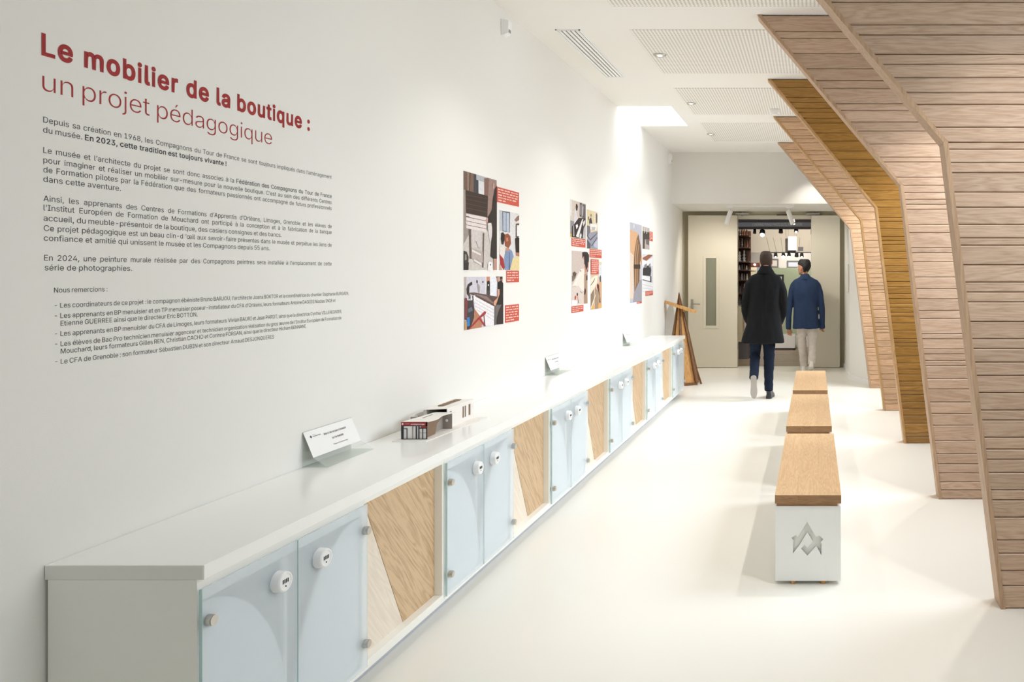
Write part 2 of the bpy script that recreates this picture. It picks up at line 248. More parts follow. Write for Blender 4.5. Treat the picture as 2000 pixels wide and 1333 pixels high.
(88,474,[[18,0,217,284,217,236,29,509,104,509,178,400,204,361,223,329,243,292,232,292,252,329,272,361,298,400,374,509,446,509,259,239,259,287,456,0,382,0,292,129,268,165,250,195,230,231,244,231,225,196,206,166,182,129,91,0]]),
(89,472,[[203,0,203,208,16,509,91,509,192,344,222,292,250,230,224,230,251,293,280,344,381,509,455,509,268,208,268,0]]),
(90,438,[[42,0,42,46,273,385,306,431,341,476,348,454,285,452,223,452,40,452,40,509,397,509,397,462,169,129,134,81,97,33,90,54,152,57,214,57,399,57,399,0]]),
(97,389,[[160,-9,137,-7,115,-3,94,5,76,15,60,29,48,45,38,63,32,84,30,108,32,128,36,146,43,161,58,179,78,193,92,200,108,206,125,211,178,220,234,227,252,230,265,235,273,243,276,255,276,257,273,279,267,297,256,311,240,322,220,329,196,331,171,329,149,322,132,313,118,301,107,288,100,274,41,291,51,313,64,331,79,346,95,358,114,368,133,375,153,380,173,383,194,384,239,379,255,375,271,369,286,360,300,350,312,336,322,320,330,301,335,278,337,251,337,0,277,0,277,52,272,52,252,25,236,12,215,1,199,-4,181,-7],[170,45,192,47,211,51,228,59,248,74,263,93,272,115,276,138,276,190,259,182,231,176,200,171,175,168,134,159,117,150,103,139,95,124,92,105,94,87,102,72,114,61,130,52,149,47]]),
(98,424,[[229,-8,208,-7,189,-3,172,4,153,17,138,31,118,59,112,59,112,0,53,0,53,509,114,509,114,319,118,319,137,346,152,360,171,373,188,379,207,383,229,384,259,382,287,374,313,361,335,342,354,320,370,293,381,261,388,227,390,189,388,151,381,116,370,84,355,57,336,34,313,16,288,3,260,-6],[220,47,242,49,262,55,279,66,294,80,306,97,316,117,323,139,327,163,328,189,327,215,323,239,316,261,307,281,295,298,280,311,262,322,243,328,220,330,198,328,178,322,161,312,147,299,134,282,125,263,118,241,114,216,113,189,114,162,118,138,125,115,135,95,147,78,162,65,179,55,198,49]]),
(99,396,[[207,-8,174,-5,144,3,117,16,93,35,72,58,56,85,44,116,37,150,34,187,37,225,44,260,56,291,72,318,93,341,117,360,144,374,174,382,207,384,226,384,243,381,260,377,284,368,305,356,324,341,340,322,349,308,356,293,362,277,303,262,290,289,270,311,242,325,207,330,184,328,163,321,145,310,130,296,118,278,108,258,102,236,98,212,96,187,98,163,102,139,108,117,118,97,130,80,145,66,163,55,184,49,207,46,243,52,271,66,292,89,304,117,363,102,357,86,350,70,341,56,325,37,306,21,292,12,277,5,261,-1,244,-5,226,-7]]),
(100,424,[[195,-8,165,-6,137,3,111,16,89,34,70,57,55,84,43,116,36,151,34,189,36,227,43,261,55,293,70,320,89,342,112,361,137,374,165,382,196,384,218,383,237,379,253,373,272,360,287,346,306,319,311,319,311,509,372,509,372,0,313,0,313,59,307,59,287,31,272,17,252,4,236,-3,217,-7],[205,47,226,49,246,55,263,65,278,78,290,95,299,115,306,138,310,162,312,189,310,216,306,241,300,263,290,282,278,299,263,312,246,322,227,328,205,330,182,328,162,322,145,311,130,298,118,281,108,261,102,239,98,215,96,189,98,163,102,139,109,117,118,97,130,80,145,66,162,55,182,49]]),
(101,404,[[212,-8,177,-5,145,3,117,16,92,35,72,58,56,85,44,116,37,150,34,187,36,224,44,258,55,290,71,317,91,340,115,359,142,373,172,382,205,384,226,383,246,380,266,374,285,366,303,355,319,341,334,324,347,305,357,282,365,256,370,227,371,194,371,169,75,169,75,221,338,221,310,202,308,226,304,248,298,269,288,286,277,301,263,314,246,323,227,328,205,330,183,328,164,323,146,313,131,301,119,286,109,270,102,251,97,231,96,211,96,178,98,151,102,127,110,106,121,88,135,73,151,61,169,53,190,48,212,46,234,48,254,53,271,61,285,73,297,88,306,105,365,91,358,72,348,55,335,39,320,26,302,14,283,4,261,-3,237,-7]]),
(102,254,[[228,379,228,327,6,327,6,379],[81,0,81,432,82,452,87,470,96,486,107,499,120,510,135,519,152,525,169,529,187,530,222,527,243,521,227,468,215,472,195,474,171,470,154,460,145,443,142,419,142,0]]),
(103,425,[[207,-151,180,-149,156,-146,134,-140,114,-132,97,-122,82,-110,70,-97,59,-84,51,-69,101,-41,122,-66,136,-78,154,-88,169,-93,187,-96,207,-97,236,-95,261,-87,282,-75,298,-58,308,-34,311,-6,311,68,306,68,287,41,272,28,252,16,236,10,217,6,195,5,165,7,138,14,113,27,90,43,71,65,55,90,43,120,36,154,34,191,36,229,43,263,55,293,71,320,90,342,112,361,138,374,166,382,196,384,218,383,237,379,253,373,273,360,288,346,308,319,313,319,313,379,372,379,372,-9,370,-40,363,-67,350,-90,334,-109,314,-124,291,-136,265,-144,237,-149],[205,59,227,61,246,66,264,75,278,87,290,103,300,121,307,142,311,166,312,193,311,219,307,242,300,264,291,283,279,299,264,312,247,322,227,328,205,330,182,328,163,322,145,312,130,298,118,282,109,262,102,241,98,218,96,193,98,167,102,144,109,123,118,104,131,88,145,76,163,66,183,61]]),
(104,410,[[114,227,114,0,53,0,53,509,114,509,114,287,102,287,116,319,132,344,152,362,175,374,200,382,227,384,252,383,275,377,295,369,313,356,328,340,341,321,350,298,355,271,357,240,357,0,296,0,296,235,293,263,286,286,273,304,256,318,235,326,210,329,192,328,176,324,161,317,141,303,126,283,119,266,115,248]]),
(105,167,[[53,0,53,379,114,379,114,0],[84,443,67,446,54,455,44,468,41,483,44,499,54,512,67,521,84,524,100,521,114,512,123,499,126,483,123,468,114,455,100,446]]),
(106,167,[[53,379,114,379,114,-30,112,-52,108,-72,102,-90,92,-106,80,-119,65,-129,47,-137,27,-141,4,-143,-10,-143,-10,-87,2,-87,25,-83,40,-72,50,-54,53,-29],[83,443,67,446,53,455,44,468,41,483,44,499,53,512,67,521,83,524,100,521,114,512,123,499,126,483,123,468,114,455,100,446]]),
(107,381,[[110,137,110,212,121,212,284,379,360,379,184,199,177,199],[53,0,53,509,114,509,114,0],[294,0,148,186,191,229,372,0]]),
(108,189,[[139,-2,112,0,91,8,74,20,62,37,55,59,53,84,53,509,114,509,114,99,115,77,120,62,130,54,146,52,160,53,170,54,181,3,162,-1]]),
(109,610,[[53,0,53,379,112,379,112,295,108,295,114,314,122,331,132,346,151,363,172,376,195,384,219,386,245,383,268,375,287,361,303,342,314,320,321,295,312,295,318,312,326,329,337,343,350,356,364,366,381,375,398,381,417,385,437,386,458,385,478,380,497,372,514,361,529,346,541,328,550,307,555,283,557,255,557,0,496,0,496,254,493,279,485,298,473,313,456,323,438,329,419,330,395,328,374,320,358,307,345,290,338,270,335,247,335,0,274,0,274,260,272,280,265,297,253,311,238,322,220,328,199,330,178,328,158,320,140,307,126,289,119,274,115,257,114,238,114,0]]),
(110,410,[[114,227,114,0,53,0,53,379,112,379,112,287,102,287,116,319,132,344,152,362,175,374,200,382,227,384,252,383,275,377,295,369,313,356,328,340,341,321,350,298,355,271,357,240,357,0,296,0,296,235,293,263,286,286,273,304,256,318,235,326,210,329,192,328,176,324,161,317,141,303,126,283,119,266,115,248]]),
(111,415,[[207,-8,174,-5,144,3,117,16,93,35,72,58,56,85,44,116,37,150,34,187,37,225,44,260,56,291,72,318,93,341,117,360,144,374,174,382,207,384,241,382,271,374,299,360,323,341,343,318,359,291,371,260,379,225,381,187,379,150,371,116,359,85,343,58,323,35,299,16,271,3,241,-5],[207,46,231,49,252,55,270,66,285,80,298,97,307,117,314,139,318,163,319,187,318,212,314,236,307,258,298,278,285,296,270,310,252,321,231,328,207,330,184,328,163,321,145,310,130,296,118,278,108,258,102,236,98,212,96,187,98,163,102,139,108,117,118,97,130,80,145,66,163,55,184,49]]),
(112,424,[[53,-143,53,379,112,379,112,319,118,319,137,346,152,360,171,373,188,379,207,383,229,384,259,382,287,374,313,361,335,342,354,320,370,293,381,261,388,227,390,189,388,151,381,116,370,84,355,57,336,34,313,16,288,3,260,-6,229,-8,208,-7,189,-3,173,4,153,17,138,31,118,59,114,59,114,-143],[220,47,242,49,262,55,279,66,294,80,306,97,316,117,323,139,327,163,328,189,327,215,323,239,316,261,307,281,295,298,280,311,262,322,243,328,220,330,198,328,178,322,161,312,147,299,134,282,125,263,118,241,114,216,113,189,114,162,118,138,125,115,135,95,147,78,162,65,179,55,198,49]]),
(113,424,[[372,-143,311,-143,311,59,306,59,287,31,272,17,252,4,236,-3,217,-7,195,-8,165,-6,137,3,111,16,89,34,70,57,55,84,43,116,36,151,34,189,36,227,43,261,55,293,70,320,89,342,112,361,137,374,165,382,196,384,218,383,237,379,253,373,272,360,287,346,307,319,313,319,313,379,372,379],[205,47,226,49,246,55,263,65,278,78,290,95,299,115,306,138,310,162,312,189,310,216,306,241,300,263,290,282,278,299,263,312,246,322,227,328,205,330,182,328,162,322,145,311,130,298,118,281,108,261,102,239,98,215,96,189,98,163,102,139,109,117,118,97,130,80,145,66,162,55,182,49]]),
(114,259,[[53,0,53,379,112,379,112,321,115,321,124,339,137,354,152,367,171,377,191,383,213,385,229,384,243,384,243,322,230,324,207,326,182,323,159,315,140,301,126,284,117,262,114,237,114,0]]),
(115,365,[[182,-8,157,-7,133,-3,112,3,93,12,76,24,62,38,50,54,41,73,36,94,94,107,101,87,111,72,124,60,141,52,160,47,181,45,206,47,227,53,244,62,262,81,268,103,265,121,254,136,237,147,212,155,149,170,118,180,92,192,72,208,58,227,50,249,47,274,49,295,55,314,65,332,79,347,95,360,115,370,137,378,161,383,187,384,212,383,234,379,254,372,271,363,286,352,299,339,309,324,318,308,324,290,268,277,258,298,243,316,228,325,210,331,187,333,166,331,147,326,131,317,114,299,109,277,112,258,124,243,136,235,152,229,172,223,229,209,261,200,287,187,306,171,320,153,328,131,331,107,329,85,323,65,312,47,298,31,281,18,260,6,236,-2,210,-7]]),
(116,227,[[204,379,204,327,6,327,6,379],[65,471,126,471,126,98,128,76,136,61,150,53,170,50,185,51,202,54,213,2,192,-3,168,-4,138,-1,113,7,92,21,77,41,68,64,65,93]]),
(117,410,[[182,-5,158,-3,135,2,115,11,97,23,82,39,69,59,60,82,54,109,53,139,53,379,114,379,114,144,116,117,124,94,137,75,154,61,175,53,200,50,218,51,234,55,249,62,268,77,283,97,290,113,295,132,296,153,296,379,357,379,357,0,298,0,298,92,307,92,294,60,277,35,257,17,234,5,209,-3]]),
(118,389,[[163,0,17,379,84,379,165,155,187,87,206,21,184,21,203,87,224,155,305,379,371,379,226,0]]),
(119,567,[[138,0,23,379,87,379,133,214,154,137,175,41,165,41,186,135,206,214,252,379,316,379,362,214,382,136,402,41,391,41,413,135,434,214,480,379,545,379,429,0,368,0,319,172,305,225,291,280,277,338,291,338,277,280,263,225,248,172,199,0]]),
(120,379,[[21,0,171,218,171,171,29,379,100,379,147,306,179,253,207,206,175,206,202,253,233,306,282,379,352,379,209,169,209,214,358,0,287,0,231,85,200,136,173,182,205,182,178,136,148,85,91,0]]),
(121,389,[[47,-139,61,-86,71,-87,88,-90,104,-89,118,-84,130,-74,141,-58,151,-36,163,-1,17,379,84,379,165,155,187,87,206,21,184,21,202,87,224,155,305,379,371,379,204,-58,196,-77,187,-93,177,-107,159,-124,139,-136,117,-143,91,-145,65,-143]]),
(122,380,[[42,0,42,46,254,320,254,323,48,323,48,379,333,379,333,331,126,60,126,56,339,56,339,0]]),
(224,389,[[160,-9,137,-7,115,-3,94,5,76,15,60,29,48,45,38,63,32,84,30,108,32,128,36,146,43,161,58,179,78,193,92,200,108,206,125,211,178,220,234,227,252,230,265,235,273,243,276,255,276,257,273,279,267,297,256,311,240,322,220,329,196,331,171,329,149,322,132,313,118,301,107,288,100,274,41,291,51,313,64,331,79,346,95,358,114,368,133,375,153,380,173,383,194,384,239,379,255,375,271,369,286,360,300,350,312,336,322,320,330,301,335,278,337,251,337,0,277,0,277,52,272,52,252,25,236,12,215,1,199,-4,181,-7],[170,45,192,47,211,51,228,59,248,74,263,93,272,115,276,138,276,190,259,182,231,176,200,171,175,168,134,159,117,150,103,139,95,124,92,105,94,87,102,72,114,61,130,52,149,47],[165,429,99,529,168,529,215,429]]),
(232,404,[[212,-8,177,-5,145,3,117,16,92,35,72,58,56,85,44,116,37,150,34,187,36,224,44,258,55,290,71,317,91,340,115,359,142,373,172,382,205,384,226,383,246,380,266,374,285,366,303,355,319,341,334,324,347,305,357,282,365,256,370,227,371,194,371,169,75,169,75,221,338,221,310,202,308,226,304,248,298,269,288,286,277,301,263,314,246,323,227,328,205,330,183,328,164,323,146,313,131,301,119,286,109,270,102,251,97,231,96,211,96,178,98,151,102,127,110,106,121,88,135,73,151,61,169,53,190,48,212,46,234,48,254,53,271,61,285,73,297,88,306,105,365,91,358,72,348,55,335,39,320,26,302,14,283,4,261,-3,237,-7],[180,429,114,529,182,529,230,429]]),
(233,404,[[212,-8,177,-5,145,3,117,16,92,35,72,58,56,85,44,116,37,150,34,187,36,224,44,258,55,290,71,317,91,340,115,359,142,373,172,382,205,384,226,383,246,380,266,374,285,366,303,355,319,341,334,324,347,305,357,282,365,256,370,227,371,194,371,169,75,169,75,221,338,221,310,202,308,226,304,248,298,269,288,286,277,301,263,314,246,323,227,328,205,330,183,328,164,323,146,313,131,301,119,286,109,270,102,251,97,231,96,211,96,178,98,151,102,127,110,106,121,88,135,73,151,61,169,53,190,48,212,46,234,48,254,53,271,61,285,73,297,88,306,105,365,91,358,72,348,55,335,39,320,26,302,14,283,4,261,-3,237,-7],[177,429,225,529,293,529,227,429]]),
(339,694,[[207,-8,174,-5,144,3,117,16,93,35,72,58,56,85,44,116,37,150,34,187,37,225,44,260,56,291,72,318,93,341,117,360,144,374,174,382,207,384,241,382,271,374,299,360,323,341,343,318,359,291,371,260,379,225,381,187,379,150,371,116,359,85,343,58,323,35,299,16,271,3,241,-5],[207,46,231,49,252,55,270,66,285,80,298,97,307,117,314,139,318,163,319,187,318,212,314,236,307,258,298,278,285,296,270,310,252,321,231,328,207,330,184,328,163,321,145,310,130,296,118,278,108,258,102,236,98,212,96,187,98,163,102,139,108,117,118,97,130,80,145,66,163,55,184,49],[502,-8,466,-5,435,3,406,16,382,35,362,58,345,85,333,116,326,150,324,187,326,224,333,258,345,290,361,317,381,340,405,359,432,373,462,382,495,384,515,383,535,380,555,374,574,366,592,355,609,341,624,324,636,305,647,282,654,256,659,227,661,194,661,169,364,169,364,221,628,221,599,202,598,226,594,248,587,269,578,286,566,301,552,314,535,323,516,328,495,330,473,328,453,323,436,313,421,301,408,286,398,270,391,251,387,231,385,211,385,178,387,151,392,127,400,106,411,88,424,73,441,61,459,53,479,48,502,46,524,48,543,53,560,61,575,73,587,88,595,105,654,91,647,72,637,55,625,39,609,26,592,14,572,4,550,-3,527,-7]]),
(8217,177,[[52,318,82,509,151,509,98,318]])]
# text: flat lettering
_tx = {}
GL = {}
for _code, _adv, _cs in GLYPHS: GL[chr(_code)] = (_adv*1.3405/1000, [[(c[k]*1.3405/1000, c[k+1]*1.3405/1000) for k in range(0, len(c), 2)] for c in _cs])
def inside(p, poly):
    r = False
    for a, b in zip(poly, poly[1:]+poly[:1]):
        if (a[1] > p[1]) != (b[1] > p[1]) and p[0] < (b[0]-a[0])*(p[1]-a[1])/(b[1]-a[1])+a[0]: r = not r
    return r
def letter(ch, bold):
    """one letter as a flat mesh: each outer outline is filled with its own holes"""
    ad, cs = GL.get(ch, (.3, [])); vs, fs = [], []
    area_ = lambda c: sum(a[0]*b[1]-b[0]*a[1] for a, b in zip(c, c[1:]+c[:1]))
    if not cs: return ad, vs, fs
    sg = area_(max(cs, key=lambda c: abs(area_(c))))
    outers = [c for c in cs if area_(c)*sg > 0]; holes = [c for c in cs if area_(c)*sg <= 0]
    for q, oc in enumerate(outers):
        mine = [h for h in holes if inside(h[0], oc)]
        c = bpy.data.curves.new('t', 'CURVE'); c.dimensions = '2D'; c.fill_mode = 'BOTH'; c.offset = min(bold, 0)
        for pts in [oc]+mine:
            sp = c.splines.new('POLY'); sp.points.add(len(pts)-1); sp.use_cyclic_u = True
            sp.points.foreach_set('co', [v for p in pts for v in (p[0], p[1], 0, 1)])
        o = bpy.data.objects.new('t', c); C.objects.link(o)
        me = bpy.data.meshes.new_from_object(o.evaluated_get(bpy.context.evaluated_depsgraph_get())); n0 = len(vs)
        vs += [(v.co.x, v.co.y, q*.004) for v in me.vertices]; fs += [tuple(n0+k for k in p.vertices) for p in me.polygons]
        bpy.data.meshes.remove(me)
        if bold > 0:       # a heavier weight: a flat rounded stroke along every outline
            c.dimensions = '3D'; c.fill_mode = 'FULL'; c.bevel_depth = bold; c.bevel_resolution = 1
            m2 = bpy.data.meshes.new_from_object(o.evaluated_get(bpy.context.evaluated_depsgraph_get())); n0 = len(vs)
            vs += [(v.co.x, v.co.y, v.co.z*.12+.004) for v in m2.vertices]; fs += [tuple(n0+k for k in p.vertices) for p in m2.polygons]
            bpy.data.meshes.remove(m2)
        bpy.data.objects.remove(o); bpy.data.curves.remove(c)
    return ad, vs, fs
_lt = {}
def glyphs(txt, bold=0.0):
    k = (txt, bold)
    if k not in _tx:
        vs, fs, x = [], [], 0
        for ch in txt:
            if (ch, bold) not in _lt: _lt[(ch, bold)] = letter(ch, bold)
            ad, lv, lf = _lt[(ch, bold)]; n0 = len(vs)
            vs += [(v[0]+x, v[1], v[2]) for v in lv]; fs += [tuple(n0+q for q in f) for f in lf]
            x += ad+bold*1.6
        _tx[k] = (vs, fs, min([v[0] for v in vs] or [0]), max([v[0] for v in vs] or [0]))
    return _tx[k]
def text_line(mb, segs, origin, right, up, cap, width, stretch=None, gp=.29, mi=0):
    """segs: [(text, bold)]; words are set one by one and the gaps share what the width leaves over"""
    words = [(w, b) for t, b in segs for w in t.split()]
    g = [glyphs(w, b) for w, b in words]; sy = cap/.682
    nat = sum(x[3]-x[2] for x in g); gaps = len(g)-1
    if stretch is None or gaps == 0: sx = width/(nat+gp*gaps); gap = gp*sx
    else: sx = stretch*sy; gap = (width-nat*sx)/gaps
    if gap < .10*sx: sx = width/(nat+gp*gaps); gap = gp*sx
    o = Vector(origin); R = Vector(right); U = Vector(up); NR = R.cross(U); x = 0
    for g_i, (vs, fs, a, b) in enumerate(g):
        mb.add([o+R*((v[0]-a)*sx+x)+U*(v[1]*sy)+NR*(v[2]*sx) for v in vs], fs, mi)
        x += (b-a)*sx+gap
# ---------------------------------------------------------------- materials
M = {}
M['wall'] = mat('wall_paint', '#ECEAE5', .75, bump=.15, bscale=300)
M['ceiling'] = mat('ceiling_paint', '#F3F1EC', .8, bump=.1, bscale=250)
M['laminate'] = mat('white_laminate', '#F3F2EC', .35)
M['laminate_edge'] = mat('laminate_edge', '#E9E8E2', .4)
M['white'] = mat('white_lacquer', '#F2F2F0', .3)
M['plastic'] = mat('white_plastic', '#F4F4F4', .3)
M['dark'] = mat('dark_plastic', '#2b2b30', .4)
M['steel'] = mat('brushed_steel', '#C9C6C0', .28, metal=1)
M['alu'] = mat('grey_aluminium', '#A9A7A0', .4, metal=.7)
M['plinth'] = mat('plinth_grey', '#B9BDC6', .5)
M['door'] = mat('door_paint', '#DDD8C9', .5, bump=.1, bscale=120)
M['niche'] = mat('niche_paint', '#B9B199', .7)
M['oak_fin'] = wood('limed_oak', '#B0927A', '#CBAF98', 'X', 1.0, .42, .08, contrast=.6)
M['oak_gold'] = wood('golden_oak', '#896026', '#A67B3E', 'X', 1.0, .35, .10, contrast=.6)
M['oak_tan'] = wood('tan_oak', '#B5916F', '#D0AD8C', 'X', 1.0, .42, .08, contrast=.6)
M['oak_trim'] = wood('oak_trim', '#A5876B', '#BC9C7E', 'Z', .8, .5, .04)
M['oak_trim_gold'] = wood('golden_trim', '#A9814F', '#BE9768', 'Z', .8, .45, .05)
M['oak_core'] = mat('oak_core', '#7E644B', .8)
M['oak_panel'] = wood('oak_veneer', '#B4946F', '#D3B692', 'Y', .9, .5, .05, rot=math.radians(50))
M['oak_pale'] = wood('bleached_veneer', '#E6D8C6', '#F0E5D6', 'Y', .9, .5, .03, rot=math.radians(50), contrast=.7)
M['oak_bench'] = wood('bench_oak', '#BF9B70', '#D6B48C', 'Y', 1.5, .38, .05, contrast=.55)
M['oak_bench_end'] = wood('bench_oak_end', '#8A6644', '#A27C56', 'X', 2, .6, .05)
M['walnut'] = wood('walnut', '#5A3A22', '#7E5734', 'Z', 1.2, .45, .08)
M['chestnut'] = wood('honey_wood', '#B07B42', '#D2A063', 'Z', 1.0, .4, .06)
M['red'] = mat('red_vinyl', '#A01F22', .5)
M['ink'] = mat('black_vinyl', '#33343A', .5)
M['paper'] = mat('white_card', '#F6F5F4', .5)
M['caption'] = mat('brick_red_print', '#CB5540', .5)
M['capline'] = mat('caption_white', '#F3D9D2', .5)
M['print'] = vcol('photo_print')
M['frost'] = glassy('frosted_glass', (.97, .99, 1, 1), .56, srgb('#F0F6FB'), .22)
M['edge'] = glassy('glass_edge', (.8, .95, .93, 1), .3, srgb('#CFE6E4'), .1)
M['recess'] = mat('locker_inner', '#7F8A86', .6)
M['acrylic'] = glassy('clear_acrylic', (.97, .98, .97, 1), .82, srgb('#E8EAE6'), .08)
M['obscure'] = glassy('obscure_glass', (.85, .9, .85, 1), .35, srgb('#A3A493'), .25)
M['pane'] = glassy('window_pane', (.97, .99, 1, 1), .94, (.9, .95, 1, 1), .05)
M['skin'] = mat('skin', '#C58F76', .5)
M['skin2'] = mat('skin_tan', '#B58469', .5)
M['lampglow'] = mat('lamp_glow', '#FFF6E4', .5, emit=3)
M['gallery_glow'] = mat('gallery_lamp_glow', '#FFF8EE', .5, emit=14)
def floor_mat():
    m = mat('cream_resin', '#F1EEE6', .34, var=.012, vscale=1.2); return m
M['floor'] = floor_mat()
def perf_mat():
    m = bpy.data.materials.new('perforated_board'); m.use_nodes = True; N = m.node_tree.nodes; L = m.node_tree.links
    b = N['Principled BSDF']; b.inputs['Roughness'].default_value = .8
    tc = N.new('ShaderNodeTexCoord'); mp = N.new('ShaderNodeMapping'); mp.inputs['Scale'].default_value = (1/.0265, 1/.0265, 0)
    fr = N.new('ShaderNodeVectorMath'); fr.operation = 'FRACTION'; sb = N.new('ShaderNodeVectorMath'); sb.operation = 'SUBTRACT'; sb.inputs[1].default_value = (.5, .5, 0)
    ln = N.new('ShaderNodeVectorMath'); ln.operation = 'LENGTH'; lt = N.new('ShaderNodeMath'); lt.operation = 'LESS_THAN'; lt.inputs[1].default_value = .27
    L.new(tc.outputs['Object'], mp.inputs[0]); L.new(mp.outputs[0], fr.inputs[0]); L.new(fr.outputs[0], sb.inputs[0]); L.new(sb.outputs[0], ln.inputs[0]); L.new(ln.outputs['Value'], lt.inputs[0])
    mx = N.new('ShaderNodeMix'); mx.data_type = 'RGBA'; mx.inputs[6].default_value = srgb('#F3F1EC'); mx.inputs[7].default_value = srgb('#B5AFA3')
    L.new(lt.outputs[0], mx.inputs[0]); L.new(mx.outputs[2], b.inputs['Base Color']); return m
M['perf'] = perf_mat()
def cloth(name, col, scale=600, b=.3, var=.15): return mat(name, col, .92, bump=b, bscale=scale, var=var, vscale=25, spec=.2)
M['coat'] = cloth('black_wool', '#17181a')
M['navy'] = cloth('navy_cotton', '#1b2334')
M['blazer'] = cloth('blue_wool', '#2B3B58')
M['chino'] = cloth('beige_chino', '#D3CBC4')
M['leather'] = mat('black_leather', '#2a2c33', .35)
M['solegrey'] = mat('grey_sole', '#A9A49E', .7)
M['hair_brown'] = mat('brown_hair', '#3b2a22', .8, bump=.6, bscale=300)
M['hair_black'] = mat('black_hair', '#141317', .7, bump=.6, bscale=300)
M['eye'] = mat('eye', '#e8e4de', .2); M['lip'] = mat('lips', '#A06055', .5)
# ---------------------------------------------------------------- room shell
WX = -2.09; H = 3.33; RX = 1.75; ENDY = 11.49; DOORY = 13.0; SOF = 2.58; BACKY = -3.2
struct(MB().box(-2.5, 2.3, BACKY-.2, DOORY+.12, -.12, 0).build('floor', M['floor']))
# left wall with an arched niche near the far end
WEND = 12.0
AY0, AY1, ATOP, AC = 10.98, 11.84, 1.12, .64
arch = [(AY0, 0.0)] + [(AY0+(AY1-AY0)*(1-math.cos(t))/2, AC+(ATOP-AC)*math.sin(t)) for t in [PI*i/20 for i in range(21)]] + [(AY1, 0.0)]
wl = MB()
wl.box(WX-.3, WX, BACKY-.2, AY0, 0, 3.6)
wl.box(WX-.3, WX, AY1, WEND, 0, 3.6)
top = arch[1:-1]
for a, b in zip(top, top[1:]): wl.prism([(a[0], a[1]), (b[0], b[1]), (b[0], 3.6), (a[0], 3.6)], 'X', WX-.3, WX)
wl.box(WX-.36, WX-.30, AY0-.1, AY1+.1, 0, 1.4)
wl = struct(wl.build('wall_left', M['wall']))
struct(MB().box(WX-.3, RX+.5, BACKY-.2, BACKY, 0, H+.2).build('wall_back', M['wall']))
# bulkhead over the passage, and the passage (its left side a little splayed)
struct(MB().box(WX+.0, RX+.4, ENDY, ENDY+.2, SOF, H+.1).build('wall_end', M['wall'], label='bulkhead wall'))
ps = MB(); ps.prism([(WX-.3, WEND), (WX, WEND), (-2.185, DOORY+.1), (-2.6, DOORY+.1)], 'Z', 0, SOF+.1)
struct(ps.build('wall_passage_left', M['wall']))
struct(MB().box(WX+.0, 1.2, ENDY+.2, DOORY+.1, SOF, SOF+.1).box(-2.6, WX, WEND, DOORY+.1, SOF, SOF+.1).build('ceiling_passage', M['wall']))
pr = MB(); pr.prism([(.50, DOORY+.1), (.52, ENDY), (.83, 10.76), (RX+.2, 10.76), (RX+.2, DOORY+.1)], 'Z', 0, H)
struct(pr.build('wall_passage_right', M['wall']))
bb = MB(); bb.prism([(.485, DOORY), (.505, ENDY-.003), (.80, 10.74), (.83, 10.76), (.52, ENDY+.003), (.50, DOORY)], 'Z', 0, .075)
struct(bb.build('baseboard_right', M['white']))
# door wall with its opening
OX0, OX1, OT = -1.27, -.05, 2.46
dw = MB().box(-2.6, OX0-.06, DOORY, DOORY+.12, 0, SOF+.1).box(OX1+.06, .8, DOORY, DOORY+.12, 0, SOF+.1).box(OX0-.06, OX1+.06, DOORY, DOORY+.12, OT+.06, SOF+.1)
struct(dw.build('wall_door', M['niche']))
fr = MB().box(OX0-.06, OX0, DOORY-.03, DOORY+.14, 0, OT+.06).box(OX1, OX1+.06, DOORY-.03, DOORY+.14, 0, OT+.06).box(OX0, OX1, DOORY-.03, DOORY+.14, OT, OT+.06)
struct(fr.build('trim_1', M['door'], bevel=.004))
# right wall: piers, sill band and high windows between the fins
rw = MB(); SILL, HEAD = 1.60, 2.80
rw.box(RX, RX+.25, BACKY-.2, 10.8, 0, SILL).box(RX, RX+.25, BACKY-.2, 10.8, HEAD, 3.5)
ed = [BACKY-.2] + [v for b in BAYS for v in b[:2]] + [10.8]
for a, b in zip(ed[::2], ed[1::2]): rw.box(RX, RX+.25, a, b, SILL, HEAD)
struct(rw.build('wall_right', M['wall']))
for i, (y0, y1, p) in enumerate(BAYS):
    w = MB().box(RX+.10, RX+.16, y0, y0+.05, SILL, HEAD).box(RX+.10, RX+.16, y1-.05, y1, SILL, HEAD).box(RX+.10, RX+.16, y0, y1, SILL, SILL+.05).box(RX+.10, RX+.16, y0, y1, HEAD-.05, HEAD)
    wo = struct(w.build('window_%d' % (i+1), M['white']))
    MB().box(RX+.125, RX+.133, y0+.05, y1-.05, SILL+.05, HEAD-.05).build('pane', M['pane'], wo)
# ceiling with the skylight well
SX1, SY0, SY1 = -1.52, 8.33, 9.42
ce = MB().box(WX-.3, RX+.3, BACKY-.2, SY0, H, H+.12).box(SX1, RX+.3, SY0, SY1, H, H+.12).box(WX-.3, RX+.3, SY1, ENDY+.1, H, H+.12)
ceil = struct(ce.build('ceiling', M['ceiling']))
sw = MB().box(SX1, SX1+.05, SY0-.05, SY1+.05, H+.121, H+.8).box(WX, SX1, SY0-.05, SY0, H+.121, H+.8).box(WX, SX1, SY1, SY1+.05, H+.121, H+.8).box(WX-.05, WX+.0015, SY0-.05, SY1+.05, H+.001, H+.8)
sky = struct(sw.build('window_skylight', M['ceiling']))
MB().box(WX, SX1, SY0, SY1, H+.72, H+.728).build('pane', M['pane'], sky)
for (y0, y1) in ((-.2, 1.3), (1.9, 3.1), (4.0, 5.2), (5.71, 6.95), (7.5, 8.74), (9.23, 10.5)):
    MB().box(-1.345, .9, y0, y1, H-.004, H+.002).build('perforated_panel', M['perf'], ceil)
